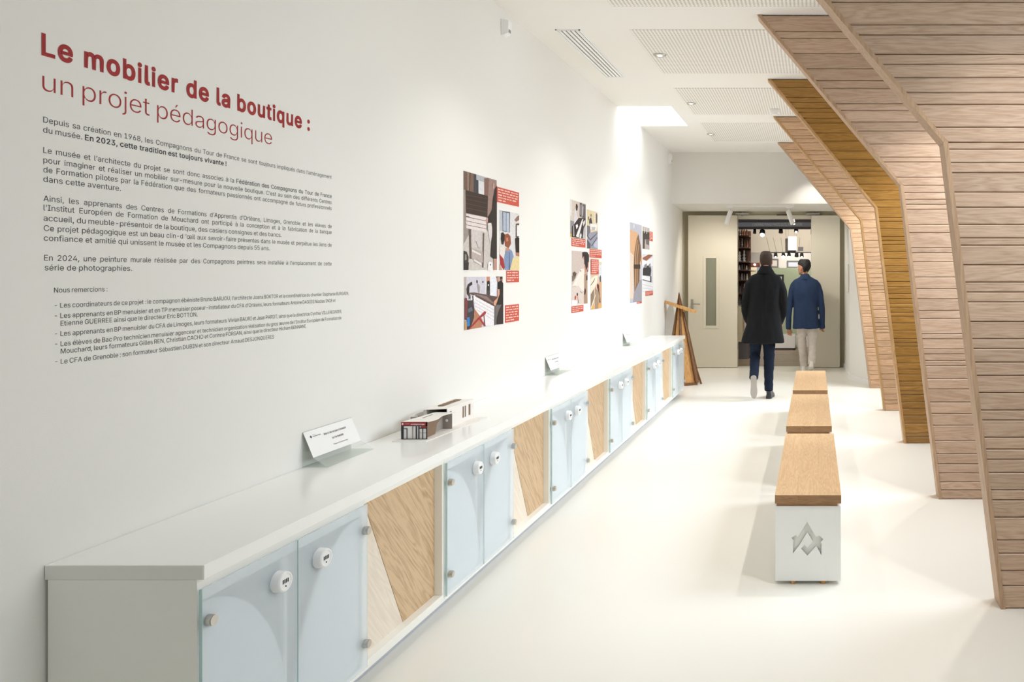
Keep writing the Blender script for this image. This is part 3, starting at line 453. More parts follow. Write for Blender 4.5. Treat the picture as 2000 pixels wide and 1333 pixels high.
# ceiling fittings
for i, (x, y) in enumerate(((-1.25, 6.35), (-1.28, 8.15), (-1.31, 9.94))):
    t = thing('downlight', (x, y, H-.02), ['chrome-rimmed round recessed downlight nearest the slot air vent', 'small round recessed downlight in the middle perforated ceiling field', 'farthest small recessed downlight, in the perforated field past the skylight'][i], 'lamp', 'recessed ceiling downlights')
    r = MB(); n = 24
    prof = [(.050, -.004), (.050, -.012), (.042, -.016), (.034, -.012), (.034, -.004)]
    r.loft([[(x+a*math.cos(2*PI*k/n), y+a*math.sin(2*PI*k/n), H+b) for k in range(n)] for a, b in prof], cap=False)
    r.build('bezel', M['steel'], t)
    MB().tube([(x, y, H-.006), (x, y, H-.010)], .033, 20).build('reflector', M['white'], t)
    MB().tube([(x, y, H-.010), (x, y, H-.014)], .017, 16).build('lens', M['lampglow'], t)
t = thing('air_vent', (-1.79, 6.4, H-.01), 'long white slot air vent in the ceiling left of the perforated fields', 'vent')
VXX = [(-1.885), (-1.705)]
fm = MB(); y0, y1 = 5.70, 7.07
fm.box(-1.885, -1.875, y0, y1, H-.006, H+.001).box(-1.715, -1.705, y0, y1, H-.006, H+.001).box(-1.885, -1.705, y0, y0+.01, H-.006, H+.001).box(-1.885, -1.705, y1-.01, y1, H-.006, H+.001)
fm.build('frame', M['plastic'], t)
MB().box(-1.875, -1.715, y0+.01, y1-.01, H-.0015, H+.001).build('slot_backing', mat('vent_shadow', '#77756c', .8), t)
for k in range(5):
    xx = -1.872+k*.0325
    MB().box(xx, xx+.022, y0+.02, y1-.02, H-.006, H-.0015).build('slat', M['plastic'], t)
o = MB().box(-.475, -.37, 8.42, 8.50, H-.05, H-.001); t = o.build('smoke_detector', M['plastic'], bevel=.012, label='small white detector box on the ceiling beside the fourth wooden fin', cat='detector')
MB().box(-.45, -.395, 8.425, 8.495, H-.062, H-.051).build('sensor_cap', M['plastic'], t, bevel=.005)
def wall_sensor(y, z, h, label):
    t = thing('motion_sensor', (WX, y, z-h/2), label, 'sensor', 'wall sensors')
    MB().box(WX, WX+.012, y-.035, y+.035, z-h/2, z+h/2).build('backplate', M['plastic'], t, bevel=.003)
    MB().prism([(WX+.012, z+h*.5), (WX+.050, z+h*.40), (WX+.045, z-h*.35), (WX+.012, z-h*.5)], 'Y', y-.03, y+.03).build('housing', M['plastic'], t, bevel=.004)
    MB().box(WX+.038, WX+.0475, y-.018, y+.018, z-h*.3, z-h*.1).build('lens', M['alu'], t)
wall_sensor(5.26, 3.20, .11, 'white motion sensor high on the left wall near the slot vent')
wall_sensor(11.25, 3.20, .15, 'white motion sensor high in the corner beside the bulkhead wall')
# ---------------------------------------------------------------- wooden fins
FINOFF = [0, -.005, -.04, -.075, -.11]
FINLAB = ['nearest slanted fin clad in limed oak boards, filling the right edge', 'second slanted fin of pale limed oak boards, behind the nearest one',
          'third slanted fin, the one clad in dark golden oak boards', 'fourth slanted fin of tan oak boards, just behind the golden one', 'farthest slanted fin of tan oak boards, beside the passage wall']
PROF = [(-.385, H-.004), (.597, 2.157), (.862, 0.0)]
def edge_x(z):
    (x0, z0), (x1, z1), (x2, z2) = PROF
    return x0+(x1-x0)*(z0-z)/(z0-z1) if z >= z1 else x1+(x2-x1)*(z1-z)/(z1-z2)
KNEE = PROF[1][1]
for i, fy in enumerate(FIN_Y):
    off = FINOFF[i]; T = .12; xr = RX-.004
    bm_ = [M['oak_fin'], M['oak_fin'], M['oak_gold'], M['oak_tan'], M['oak_tan']][i]; tm = [M['oak_trim'], M['oak_trim'], M['oak_trim_gold'], M['oak_trim_gold'], M['oak_trim']][i]
    t = thing('slanted_fin', (1.2, fy+T/2, 0), FINLAB[i], 'partition', 'slanted wooden fins along the right side')
    E0 = .022
    co = MB(); pts = [(x+off+E0+.001, z) for x, z in PROF]
    co.prism([pts[0], pts[1], (xr, pts[1][1]), (xr, pts[0][1])], 'Y', fy+.0095, fy+T-.004)
    co.prism([pts[1], pts[2], (xr, 0.001), (xr, pts[1][1])], 'Y', fy+.0095, fy+T-.004)
    co.build('core', M['oak_core'], t)
    # edge boards: face the corridor, stand slightly proud
    for (a, b) in ((PROF[0], PROF[1]), (PROF[1], PROF[2])):
        d = Vector((b[0]-a[0], b[1]-a[1])).normalized(); nrm = Vector((-d.y, d.x))
        hz = E0/abs(nrm.x) if a is PROF[1] else None
        p0 = (a[0]+off, a[1]); p1 = (b[0]+off, b[1])
        wdt = .030
        q0 = (p0[0]+wdt, p0[1]); q1 = (p1[0]+wdt*(.74 if a is PROF[0] else .72), p1[1])
        if a is PROF[1]: q0 = (p0[0]+wdt*.74, p0[1])
        MB().prism([p0, p1, q1, q0], 'Y', fy-.006, fy+T).build('edge_board', tm, t, bevel=.002)
    rng = random.Random(50+i); z = .002; ztop = H-.006; zs = [z]
    while z < ztop-.05:
        h = rng.choice([.034, .046, .055, .062, .07, .08, .09, .105] if i < 2 else [.035, .045, .055, .065, .075, .09])
        if z < KNEE and z+h > KNEE-.03: h = KNEE-z
        z = min(z+h, ztop)
        zs.append(z)
    if zs[-1] < ztop: zs[-1] = ztop
    for a, b in zip(zs, zs[1:]):
        g = .0016; z0, z1 = a+g, b-g; pr_ = rng.uniform(0, .003); w = .0225
        x0 = edge_x(z0)+off+w; x1 = edge_x(z1)+off+w; c = .004
        y = fy-pr_
        vs = [(x0, y+c, z0), (xr, y+c, z0), (xr, y+c, z1), (x1, y+c, z1),
              (x0, y, z0+c), (xr, y, z0+c), (xr, y, z1-c), (x1, y, z1-c),
              (x0, fy+.009, z0), (xr, fy+.009, z0), (xr, fy+.009, z1), (x1, fy+.009, z1)]
        fs = [(4, 5, 6, 7), (0, 1, 5, 4), (7, 6, 2, 3), (8, 9, 1, 0), (3, 2, 10, 11), (11, 10, 9, 8), (4, 7, 3, 0), (0, 3, 11, 8), (6, 5, 1, 2), (2, 1, 9, 10)]
        MB().add(vs, fs).build('board', bm_, t)
# ---------------------------------------------------------------- long low locker row under one worktop
WZ0, WZ1, CY0, MOD, PW = .718, .758, 2.126, 1.42, .79
wt = MB().box(WX+.002, -1.655, CY0, 10.05, WZ0, WZ1)
w = wt.build('worktop', mat('worktop_laminate', '#FAFAF7', .2), bevel=.0015, label='long white laminate worktop running along the left wall on the lockers', cat='worktop')
MB().box(WX+.006, -1.659, CY0-.0012, CY0+.001, WZ0+.001, WZ1-.002).build('edge_band', M['laminate_edge'], w)
LK = ['nearest locker pair with two frosted glass doors and combination locks', 'second locker pair from the near end, just past the first oak panel', 'third locker pair from the near end, below the second wall cluster of photos',
      'fourth locker pair, between the third and fourth oak panels', 'fifth locker pair, last but one toward the doors', 'farthest locker pair at the end beside the wooden pyramid']
XF = -1.675
def half_arc(mirror, y0, y1, zb, zt):
    """white curved panel behind a glass door, its outline a quarter ellipse"""
    a, hgt = (y1-y0), .55
    pts = [(y0, zb), (y1, zb)] if not mirror else [(y1, zb), (y0, zb)]
    n = 16; out = []
    for k in range(n+1):
        t_ = k/n*PI/2
        yy = (a*1.0)*math.cos(t_); zz = zb+(.645-zb)*math.sin(t_)
        out.append((y0+yy if not mirror else y1-yy, zz))
    return [(y0 if not mirror else y1, zb)]+out
def make_locker(y):
    t = thing('locker_pair', (XF, y+PW/2, 0), LK[0], 'locker', 'glass fronted lockers under the worktop')
    xb = WX+.01; y0, y1 = y+.0005, y+PW-.0005
    c = MB().box(xb, XF, y0, y0+.018, .065, WZ0).box(xb, XF, y1-.018, y1, .065, WZ0).box(xb, XF, y0+.018, y1-.018, .065, .092).box(xb, XF, y0+.018, y1-.018, .655, WZ0)
    c.box(xb, xb+.01, y0+.018, y1-.018, .092, .655).box(xb+.01, XF-.02, y0+PW/2-.02, y0+PW/2-.002, .092, .655)
    c.build('carcass', M['laminate'], t)
    MB().box(xb, -1.735, y0, y1, 0.001, .065).build('plinth', M['plinth'], t)
    MB().box(XF-.040, XF-.034, y0+.018, y1-.018, .092, .655).build('inner_panel', M['recess'], t)
    ym = (y0+y1)/2
    for mir, (a, b) in ((False, (y0+.02, ym-.006)), (True, (ym+.006, y1-.02))):
        MB().prism(half_arc(mir, a, b, .094, .65), 'X', XF-.016, XF-.008).build('arc_panel', M['white'], t)
        ga, gb = (y0+.0005, ym-.002) if not mir else (ym+.002, y1-.0005)
        d = MB().box(XF+.006, XF+.014, ga, gb, .088, .692).build('door', M['frost'], t, bevel=.001)
        MB().box(XF+.006, XF+.0145, ga-.001, ga+.0006, .088, .692).build('glass_edge', M['edge'], d)
        hy = ga+.020 if not mir else gb-.020
        for z in (.182, .600):
            hb = MB().tube([(XF-.004, hy, z), (XF+.0142, hy, z)], .009, 12)
            hb.tube([(XF+.0142, hy, z), (XF+.030, hy, z)], .0155, 20)
            hb.tube([(XF+.030, hy, z), (XF+.032, hy, z)], .0140, 20)
            hb.build('hinge_cap', M['steel'], d)
        ky = ym-.097 if not mir else ym+.105; kz = .597
        kb = MB(); n = 20
        def ring(x, ry, rz): return [(x, ky+ry*math.cos(2*PI*k/n), kz+rz*math.sin(2*PI*k/n)) for k in range(n)]
        kb.loft([ring(XF+.0142, .033, .033), ring(XF+.036, .032, .032), ring(XF+.042, .029, .029), ring(XF+.042, .024, .024), ring(XF+.040, .023, .023)])
        for q in range(4):
            kb.box(XF+.0402, XF+.0416, ky-.0135+q*.0075, ky-.0105+q*.0075, kz-.004, kz+.008, 1)
        kb.tube([(XF+.0402, ky, kz-.014), (XF+.0414, ky, kz-.014)], .0026, 8, 1)
        kb.build('combination_lock', [M['plastic'], M['dark']], d)
    return t
def make_infill(y):
    t = thing('oak_panel_unit', (XF, y+.315, 0), '', 'cabinet panel', 'oak faced panels between the lockers')
    y0, y1 = y+.0005, y+MOD-PW-.0005; xp = -1.712
    xb = WX+.01
    MB().box(xb, XF, y0, y1, .065, .100).box(xb, XF, y0, y1, .692, WZ0).box(xb, xp-.012, y0, y1, .100, .692).build('carcass', M['laminate'], t)
    MB().box(xb, -1.735, y0, y1, 0.001, .065).build('plinth', M['plinth'], t)
    MB().prism([(y0+.055, .692), (y1, .692), (y1, .100), (y0+.345, .100)], 'X', xp-.012, xp+.001).build('oak_panel', M['oak_panel'], t)
    MB().prism([(y0, .692), (y0+.053, .692), (y0+.343, .100), (y0, .100)], 'X', xp-.012, xp).build('pale_panel', M['oak_pale'], t, label='pale bleached triangle')
    MB().box(xp, XF-.001, y1-.016, y1, .100, .692).build('side_cheek', M['laminate'], t)
    return t
L0 = make_locker(CY0)
for k in range(1, 6):
    c = copy_tree(L0); c.location.y += k*MOD; c['label'] = LK[k]
IL = ['oak panel unit nearest the camera, its pale triangle beside the first locker', 'second oak panel unit from the near end, past the cardboard model', 'third oak panel unit, between the third and fourth locker pairs', 'fourth oak panel unit, between the fourth and fifth lockers', 'farthest oak panel unit, before the last locker pair']
I0 = make_infill(CY0+PW); I0['label'] = IL[0]
for k in range(1, 5):
    c = copy_tree(I0); c.location.y += k*MOD; c['label'] = IL[k]
# end cheek facing the camera
ecx = MB().box(WX+.012, XF, CY0-.001+.0008, CY0+.0004, .0, WZ0).build('end_panel', M['laminate'], label='plain white end panel closing the near end of the locker row', cat='panel')
# ---------------------------------------------------------------- lettering on the left wall
def wy(px): return F*(-WX)/(VX-px)
def wz(px, py): return EYE-(py-VY)/F*wy(px)
BD = .022; BODY_S = 1.09
def line_part(parent, segs, x0, base, x1, cap, m, name='text_line', st=None, gp=.29):
    # base: the baseline's height in the photograph at x0
    a, b = wy(x0), wy(x1); mb = MB()
    text_line(mb, segs, (WX+.0004, a, wz(x0, base)), (0, 1, 0), (0, 0, 1), cap, b-a, st, gp)
    return mb.build(name, m, parent)
th = thing('heading_lettering', (WX, 2.7, 2.0), 'two-line red heading on the left wall, bold line above a thin line', 'lettering')
line_part(th, [('Le mobilier de la boutique :', .040)], 80.5, 106, 605, .0565, M['red'], 'bold_line', gp=.40)
line_part(th, [('un projet pédagogique', -.012)], 82.5, 177, 531, .0560, M['red'], 'thin_line')
tb = thing('paragraph_lettering', (WX, 2.7, 1.6), 'dark grey text paragraphs on the left wall below the red heading', 'lettering')
BODY = [([('Depuis sa création en 1968, les Compagnons du Tour de France se sont toujours impliqués dans l’aménagement', 0)], 84.3, 239, 647.5),
 ([('du musée.', 0), ('En 2023, cette tradition est toujours vivante !', BD)], 84, 258.6, 442),
 ([('Le musée et l’architecte du projet se sont donc associes à la', 0), ('Fédération des Compagnons du Tour de France', .01)], 84.3, 298.6, 647.5),
 ([('pour imaginer et réaliser un mobilier sur-mesure pour la nouvelle boutique. C’est au sein des différents Centres', 0)], 84.5, 317.8, 647.5),
 ([('de Formation pilotes par la Fédération que des formateurs passionnés ont accompagné de futurs professionnels', 0)], 84.5, 336.6, 647.5),
 ([('dans cette aventure.', 0)], 84.5, 355.2, 236),
 ([('Ainsi, les apprenants des Centres de Formations d’Apprentis d’Orléans, Limoges, Grenoble et les élèves de', 0)], 84.7, 393, 647.5),
 ([('l’Institut Européen de Formation de Mouchard ont participé à la conception et à la fabrication de la banque', 0)], 85, 411.2, 647.5),
 ([('accueil, du meuble-présentoir de la boutique, des casiers consignes et des bancs.', 0)], 85, 431.4, 549.6),
 ([('Ce projet pédagogique est un beau clin-d ’œil aux savoir-faire présentes dans le musée et perpétue les liens de', 0)], 85.5, 451.2, 647.5),
 ([('confiance et amitié qui unissent le musée et les Compagnons depuis 55 ans.', 0)], 85.5, 470.4, 526.5),
 ([('En 2024, une peinture murale réalisée par des Compagnons peintres sera installée à l’emplacement de cette', 0)], 86, 509.4, 647.5),
 ([('série de photographies.', 0)], 87, 528.6, 257.5)]
for s_, x0, b_, x1 in BODY: line_part(tb, s_, x0, b_, x1, .0157, M['ink'], st=BODY_S if x1 > 640 else None, gp=.33)
tc_ = thing('credits_lettering', (WX, 2.7, 1.3), 'small dark grey thank-you list on the left wall above the worktop', 'lettering')
CRED = [('Nous remercions :', 105.4, 572, 209.4, 0),
 ('Les coordinateurs de ce projet : le compagnon ébéniste Bruno BARJOU, l’architecte Joana BOKTOR et la coordinatrice du chantier Stéphanie BURGAIN,', 117.6, 601.6, 681, 1),
 ('Les apprenants en BP menuisier et en TP menuisier poseur-installateur du CFA d’Orléans, leurs formateurs Antoine DAGOIS Nicolas INGE et', 117.8, 621.8, 655, 1),
 ('Etienne GUERREE ainsi que le directeur Eric BOTTON,', 118.2, 636.8, 385.5, 0),
 ('Les apprenants en BP menuisier du CFA de Limoges, leurs formateurs Vivian BAURI et Jean PAROT, ainsi que la directrice Cynthia VILLEREGNIER,', 118, 657, 667.5, 1),
 ('Les élèves de Bac Pro technicien menuisier agenceur et technicien organisation réalisation du gros œuvre de l’Institut Européen de Formation de', 118.2, 676.8, 666.5, 1),
 ('Mouchard, leurs formateurs Gilles REN, Christian CACHO et Corinne FORSAN, ainsi que le directeur Hicham BENNANI,', 118.5, 691.5, 598, 0),
 ('Le CFA de Grenoble : son formateur Sébastien DUBIN et son directeur  Arnaud DESJONQUERES', 118.5, 711.4, 535, 1)]
for s_, x0, b_, x1, dash in CRED:
    line_part(tc_, [(s_, 0)], x0, b_, x1, .0138, M['ink'])
    if dash: line_part(tc_, [('-', 0)], x0-11, b_+(.0), x0-6.5, .0138, M['ink'], 'dash')
# ---------------------------------------------------------------- photo prints and red captions on the left wall
def wpt(px, py, dx=0): return (WX+dx, wy(px), wz(px, py))
def zc(x0, y0, sc): return lambda p: (x0+p[0]/sc, y0+p[1]/sc)
def photo(label, corners, polys, conv, group, name='photo_print'):
    """corners: xl, y top left, y bottom left, xr; polys: [(colour, points)] read in a crop of the photograph"""
    xl, yt, yb, xr = corners
    Y0, Y1, Z1, Z0 = wy(xl), wy(xr), wz(xl, yt), wz(xl, yb)
    t = thing(name, (WX, (Y0+Y1)/2, Z0), label, 'photo', group)
    MB().box(WX, WX+.003, Y0, Y1, Z0, Z1).build('backing', M['paper'], t)
    mb = MB(); cols = []
    for k, (col, pts) in enumerate(polys):
        vs = []
        for p in pts:
            x, y = conv(p); q = wpt(x, y)
            vs.append((WX+.0032+k*.00010, min(max(q[1], Y0), Y1), min(max(q[2], Z0), Z1)))
        mb.add(vs, [tuple(range(len(vs)))]); cols.append(srgb(col))
    o = mb.build('picture', M['print'], t)
    ca = o.data.color_attributes.new('Col', 'FLOAT_COLOR', 'CORNER')
    for p, c_ in zip(o.data.polygons, cols):
        for li in p.loop_indices: ca.data[li].color = c_
    return t
def caption(corners, lines, label, seed=1, up=0):
    xl, yt, yb, xr = corners
    Y0, Y1, Z1, Z0 = wy(xl), wy(xr), wz(xl, yt), wz(xl, yb)
    t = thing('caption_label', (WX, (Y0+Y1)/2, Z0), label, 'label', 'brick red caption labels between the photos')
    MB().box(WX+up, WX+up+.003, Y0, Y1, Z0, Z1).build('backing', M['caption'], t)
    rng = random.Random(seed); mb = MB(); h = (Z1-Z0); pitch = h/(lines+.6); L_ = (Y1-Y0)
    for i in range(lines):
        z = Z1-pitch*(i+.8); y = Y0+L_*.05; end = Y1-L_*(.05 if i < lines-1 else rng.uniform(.3, .6))
        while y < end-.02:
            wl_ = min(rng.uniform(.02, .075), end-y)
            # an illegible word: a row of little strokes
            x = y
            while x < y+wl_-.004:
                hh = pitch*rng.choice([.34, .34, .5]); mb.box(WX+up+.0031, WX+up+.0035, x, x+.0075, z-hh*.5, z+hh*.5); x += .0092
            y += wl_+.014
    mb.build('text', M['capline'], t)
Q1 = zc(890, 320, 6.35); R1 = zc(890, 520, 9.52)
G1 = 'photographs mounted on the left wall'
def R(c, x0, y0, x1, y1, s=0): return (c, [(x0, y0), (x1, y0+s), (x1, y1+s), (x0, y1)])
photo('tall workshop photo of stacked boards, largest of the near cluster', (904.2, 333.5, 528, 968.8), [
 R('#9A9089', 90, 85, 502, 1320), ('#C9C2BC', [(90, 1000), (200, 800), (330, 760), (440, 900), (500, 1100), (500, 1320), (90, 1320)]),
 ('#6F5B50', [(90, 85), (135, 98), (135, 330), (90, 320)]), ('#8C7364', [(135, 98), (165, 106), (165, 335), (135, 328)]), ('#3C3330', [(165, 106), (175, 110), (172, 340), (160, 335)]),
 ('#7A5F52', [(175, 110), (215, 122), (215, 350), (175, 338)]), ('#3E4048', [(215, 122), (275, 140), (275, 370), (215, 350)]), ('#AEB1B5', [(248, 132), (375, 170), (375, 232), (248, 200)]), ('#D9D8DC', [(275, 205), (345, 228), (345, 390), (275, 370)]),
 ('#7E6157', [(345, 180), (405, 180), (405, 400), (345, 390)]), ('#9A8079', [(405, 178), (502, 205), (502, 640), (385, 650)]),
 ('#3A2E2B', [(115, 325), (392, 400), (385, 665), (120, 610)]), ('#5C4C46', [(120, 385), (390, 435), (390, 440), (120, 392)]), ('#5C4C46', [(120, 432), (390, 492), (390, 497), (120, 439)]), ('#5C4C46', [(120, 488), (388, 548), (388, 553), (120, 495)]), ('#5C4C46', [(120, 545), (386, 600), (386, 606), (120, 552)]),
 ('#E2D6D4', [(120, 618), (372, 668), (368, 850), (120, 800)]), ('#4A3D3A', [(120, 655), (370, 708), (370, 714), (120, 662)]), ('#4A3D3A', [(120, 705), (370, 760), (370, 766), (120, 711)]), ('#4A3D3A', [(120, 755), (370, 805), (370, 811), (120, 761)]), ('#4A3D3A', [(120, 648), (158, 655), (158, 668), (120, 662)]),
 ('#CFC6C4', [(180, 815), (300, 840), (300, 1040), (185, 1040)]), ('#6A5B53', [(155, 815), (175, 815), (190, 1180), (165, 1180)]), ('#6A5B53', [(330, 860), (345, 860), (335, 1290), (320, 1290)]), ('#6A5B53', [(235, 960), (240, 955), (272, 1045), (266, 1045)]),
 ('#B6ABA5', [(185, 1050), (325, 1090), (325, 1230), (185, 1170)]), ('#E3DCD8', [(190, 1060), (300, 1120), (300, 1140), (190, 1090)]), ('#E3DCD8', [(210, 1180), (305, 1230), (305, 1262), (215, 1210)]),
 ('#D8D0CE', [(385, 740), (440, 730), (440, 900), (420, 980), (395, 880)]),
 ('#2B2625', [(502, 270), (475, 310), (450, 440), (440, 570), (385, 670), (390, 730), (430, 735), (445, 820), (430, 1000), (420, 1150), (460, 1180), (502, 1180)]), ('#C99A8B', [(455, 240), (468, 250), (465, 320), (448, 310)]), ('#C99A8B', [(360, 690), (388, 670), (388, 725), (365, 735)]),
 ('#B88E80', [(458, 1180), (500, 1180), (500, 1320), (462, 1320)]), ('#EDEAE8', [(392, 1230), (410, 1212), (440, 1225), (445, 1320), (385, 1320)]), ('#2A2625', [(413, 1245), (425, 1245), (425, 1262), (413, 1262)]),
 ('#3C3734', [(90, 1080), (125, 1095), (148, 1160), (140, 1240), (90, 1290)]), ('#8B8681', [(98, 1120), (120, 1130), (122, 1190), (98, 1200)]), ('#2E2B2A', [(90, 1250), (150, 1220), (145, 1320), (90, 1320)])], Q1, G1)
caption((969.8, 364.8, 394.5, 1013), 5, 'red caption label at the top right of the near photo cluster', 3)
photo('photo of people seen from behind looking at a copper pot by a window', (974, 410, 528, 1013), [
 R('#DAD8D8', 533, 570, 785, 1320), ('#B9BCC2', [(540, 575), (575, 585), (575, 840), (540, 830)]), ('#5B606B', [(572, 586), (668, 600), (665, 855), (575, 838)]), ('#AEBACB', [(582, 600), (618, 606), (618, 838), (582, 830)]), ('#B8C3D2', [(624, 608), (656, 612), (656, 848), (624, 840)]),
 ('#8A6A60', [(722, 700), (750, 660), (785, 640), (785, 700), (745, 720)]), ('#5A4038', [(738, 745), (785, 740), (785, 910), (738, 910)]), ('#E9E9EA', [(752, 765), (785, 765), (785, 900), (752, 900)]),
 ('#241D1E', [(556, 860), (580, 850), (600, 875), (600, 940), (585, 1005), (560, 1000), (551, 930)]), ('#8E4F38', [(600, 880), (640, 865), (672, 900), (680, 990), (650, 1050), (605, 1020), (597, 950)]), ('#C98363', [(618, 920), (640, 915), (645, 960), (620, 965)]),
 ('#E2D9D2', [(545, 1010), (595, 1030), (605, 1110), (585, 1180), (535, 1140)]), ('#A62E35', [(535, 1120), (585, 1180), (600, 1290), (590, 1320), (545, 1250)]), ('#C9A08A', [(533, 1240), (548, 1260), (570, 1320), (533, 1320)]),
 ('#7F93B4', [(605, 1090), (630, 1040), (690, 1080), (712, 1150), (690, 1240), (660, 1320), (605, 1320), (592, 1180)]), ('#4F5F80', [(655, 1100), (662, 1100), (665, 1320), (650, 1320)]), ('#C48E72', [(612, 1050), (650, 1040), (660, 1080), (615, 1090)]),
 ('#1E191B', [(728, 930), (755, 908), (785, 920), (785, 1105), (738, 1100)]), ('#B47C60', [(738, 1100), (785, 1105), (785, 1150), (740, 1140)]), ('#E2CF98', [(700, 1170), (785, 1150), (785, 1320), (664, 1320)])], Q1, G1)
caption((988.5, 529, 552, 1013), 4, 'small red caption label directly under the photo with the copper pot', 4)
photo('photo of men handling a long counter with a red clamp in front', (905.6, 541, 645.5, 981), [
 R('#CFCBD6', 140, 190, 870, 1200), ('#B7A9A6', [(150, 190), (190, 190), (190, 600), (150, 600)]), ('#E6E8EF', [(628, 190), (760, 190), (740, 580), (628, 550)]), ('#D08C6E', [(560, 190), (626, 190), (626, 300), (560, 300)]), ('#EDEDF2', [(545, 190), (560, 190), (560, 500), (545, 500)]),
 ('#33302F', [(190, 420), (215, 340), (270, 300), (292, 290), (300, 345), (245, 380), (240, 500), (225, 560), (195, 520)]), ('#5B544F', [(225, 520), (260, 500), (262, 600), (230, 620)]),
 ('#A59C9A', [(385, 330), (410, 330), (440, 380), (435, 500), (405, 490), (395, 400)]), ('#2C2828', [(372, 262), (395, 262), (400, 300), (390, 330), (374, 310)]), ('#2E2C30', [(486, 280), (506, 280), (506, 310), (486, 310)]),
 ('#2C2A2A', [(570, 290), (600, 265), (625, 290), (628, 520), (560, 500)]), ('#4A4240', [(560, 450), (626, 450), (626, 560), (562, 540)]), ('#C79378', [(572, 230), (595, 225), (598, 270), (575, 275)]), ('#E9E6E6', [(588, 335), (604, 335), (604, 370), (588, 370)]),
 ('#5E4A48', [(230, 500), (330, 490), (760, 570), (745, 620), (705, 750), (330, 560)]), ('#8D7673', [(300, 505), (560, 560), (700, 690), (680, 700), (520, 610)]),
 ('#EDEAEC', [(340, 560), (705, 755), (700, 1100), (560, 1120), (340, 800)]), ('#B9B4B8', [(352, 620), (700, 815), (700, 822), (352, 628)]), ('#B9B4B8', [(352, 680), (700, 880), (700, 887), (352, 688)]), ('#B9B4B8', [(352, 740), (700, 945), (700, 952), (352, 748)]), ('#B9B4B8', [(380, 810), (700, 1010), (700, 1017), (380, 818)]),
 ('#B87F60', [(325, 780), (480, 990), (470, 1140), (230, 1180), (330, 900)]), ('#3E3B40', [(190, 640), (310, 640), (330, 800), (325, 960), (250, 1180), (190, 1190)]), ('#7B3E42', [(140, 600), (190, 590), (210, 700), (190, 1000), (140, 1000)]), ('#2D7FC0', [(192, 960), (240, 950), (250, 1110), (192, 1130)]), ('#5E6C78', [(210, 800), (280, 760), (300, 830), (220, 870)]), ('#C9935F', [(140, 1020), (190, 1040), (190, 1190), (140, 1200)]),
 ('#F0EEF0', [(268, 550), (345, 540), (345, 700), (300, 620), (268, 640)]), ('#4B3D3D', [(285, 560), (310, 545), (318, 640), (296, 640)]),
 ('#A4343C', [(215, 1180), (330, 1040), (520, 840), (550, 850), (540, 890), (400, 1010), (240, 1180)]), ('#A4343C', [(420, 990), (445, 980), (540, 1110), (520, 1125)]), ('#7E2B31', [(500, 900), (515, 900), (530, 1110), (515, 1115)]),
 ('#D79C80', [(762, 440), (800, 430), (795, 560), (720, 740), (690, 720), (690, 660), (760, 590)]), ('#232021', [(765, 300), (830, 265), (868, 320), (868, 720), (740, 720), (770, 600), (800, 520), (798, 430), (765, 430)]), ('#2A2628', [(728, 185), (800, 183), (800, 250), (770, 215), (735, 210)]), ('#C99880', [(752, 210), (800, 200), (805, 260), (775, 300), (755, 270)]), ('#2A2628', [(812, 190), (850, 185), (860, 280), (830, 260), (812, 230)]), ('#C99880', [(830, 235), (855, 240), (858, 290), (840, 285)]),
 ('#6D6664', [(705, 760), (740, 720), (830, 725), (780, 830), (745, 950), (735, 1090), (705, 1100)]), ('#2E2A2B', [(780, 830), (830, 725), (868, 700), (870, 1075), (740, 1090), (748, 950)])], R1, G1)
caption((986, 597, 631, 1013), 6, 'lower red caption label beside the photo with the red clamp', 5)
Q2 = zc(1100, 380, 10.256); R2 = zc(1100, 500, 10.256)
photo('photo of a worker at a machine bench, top left of the middle cluster', (1113, 389.5, 464, 1143.2), [
 R('#CFC2B6', 130, 90, 445, 900), ('#DAD9DE', [(130, 100), (160, 120), (160, 430), (130, 430)]), ('#4A4447', [(325, 165), (370, 175), (360, 470), (320, 430)]), ('#8C8794', [(335, 200), (360, 200), (350, 420), (328, 400)]), ('#615C5E', [(380, 190), (442, 205), (442, 520), (370, 470)]), ('#ADA8AC', [(375, 240), (400, 240), (390, 430), (372, 420)]),
 ('#3A2A28', [(245, 200), (265, 183), (288, 240), (275, 320), (250, 330), (242, 260)]), ('#D9D3D8', [(215, 300), (245, 290), (262, 420), (290, 480), (250, 560), (200, 600), (210, 420)]), ('#8D8B8E', [(135, 520), (210, 540), (200, 800), (135, 790)]),
 ('#2C282A', [(205, 600), (300, 470), (440, 480), (442, 890), (160, 850), (165, 640)]), ('#E5E1DF', [(245, 840), (370, 500), (395, 490), (300, 860)]), ('#C9C4C3', [(195, 620), (205, 620), (212, 840), (195, 840)]), ('#E9E5E3', [(240, 620), (275, 590), (290, 640), (255, 700)]), ('#B8B3B4', [(400, 680), (442, 600), (442, 890), (380, 880)]), ('#E4DFDF', [(320, 820), (345, 770), (360, 820), (345, 880), (315, 875)]), ('#D8D2D0', [(380, 560), (430, 510), (430, 570), (395, 640)]), ('#E0B23A', [(130, 800), (158, 790), (160, 845), (130, 850)])], Q2, G1)
caption((1116, 463.5, 481, 1143), 4, 'red caption label under the machine bench photo', 6)
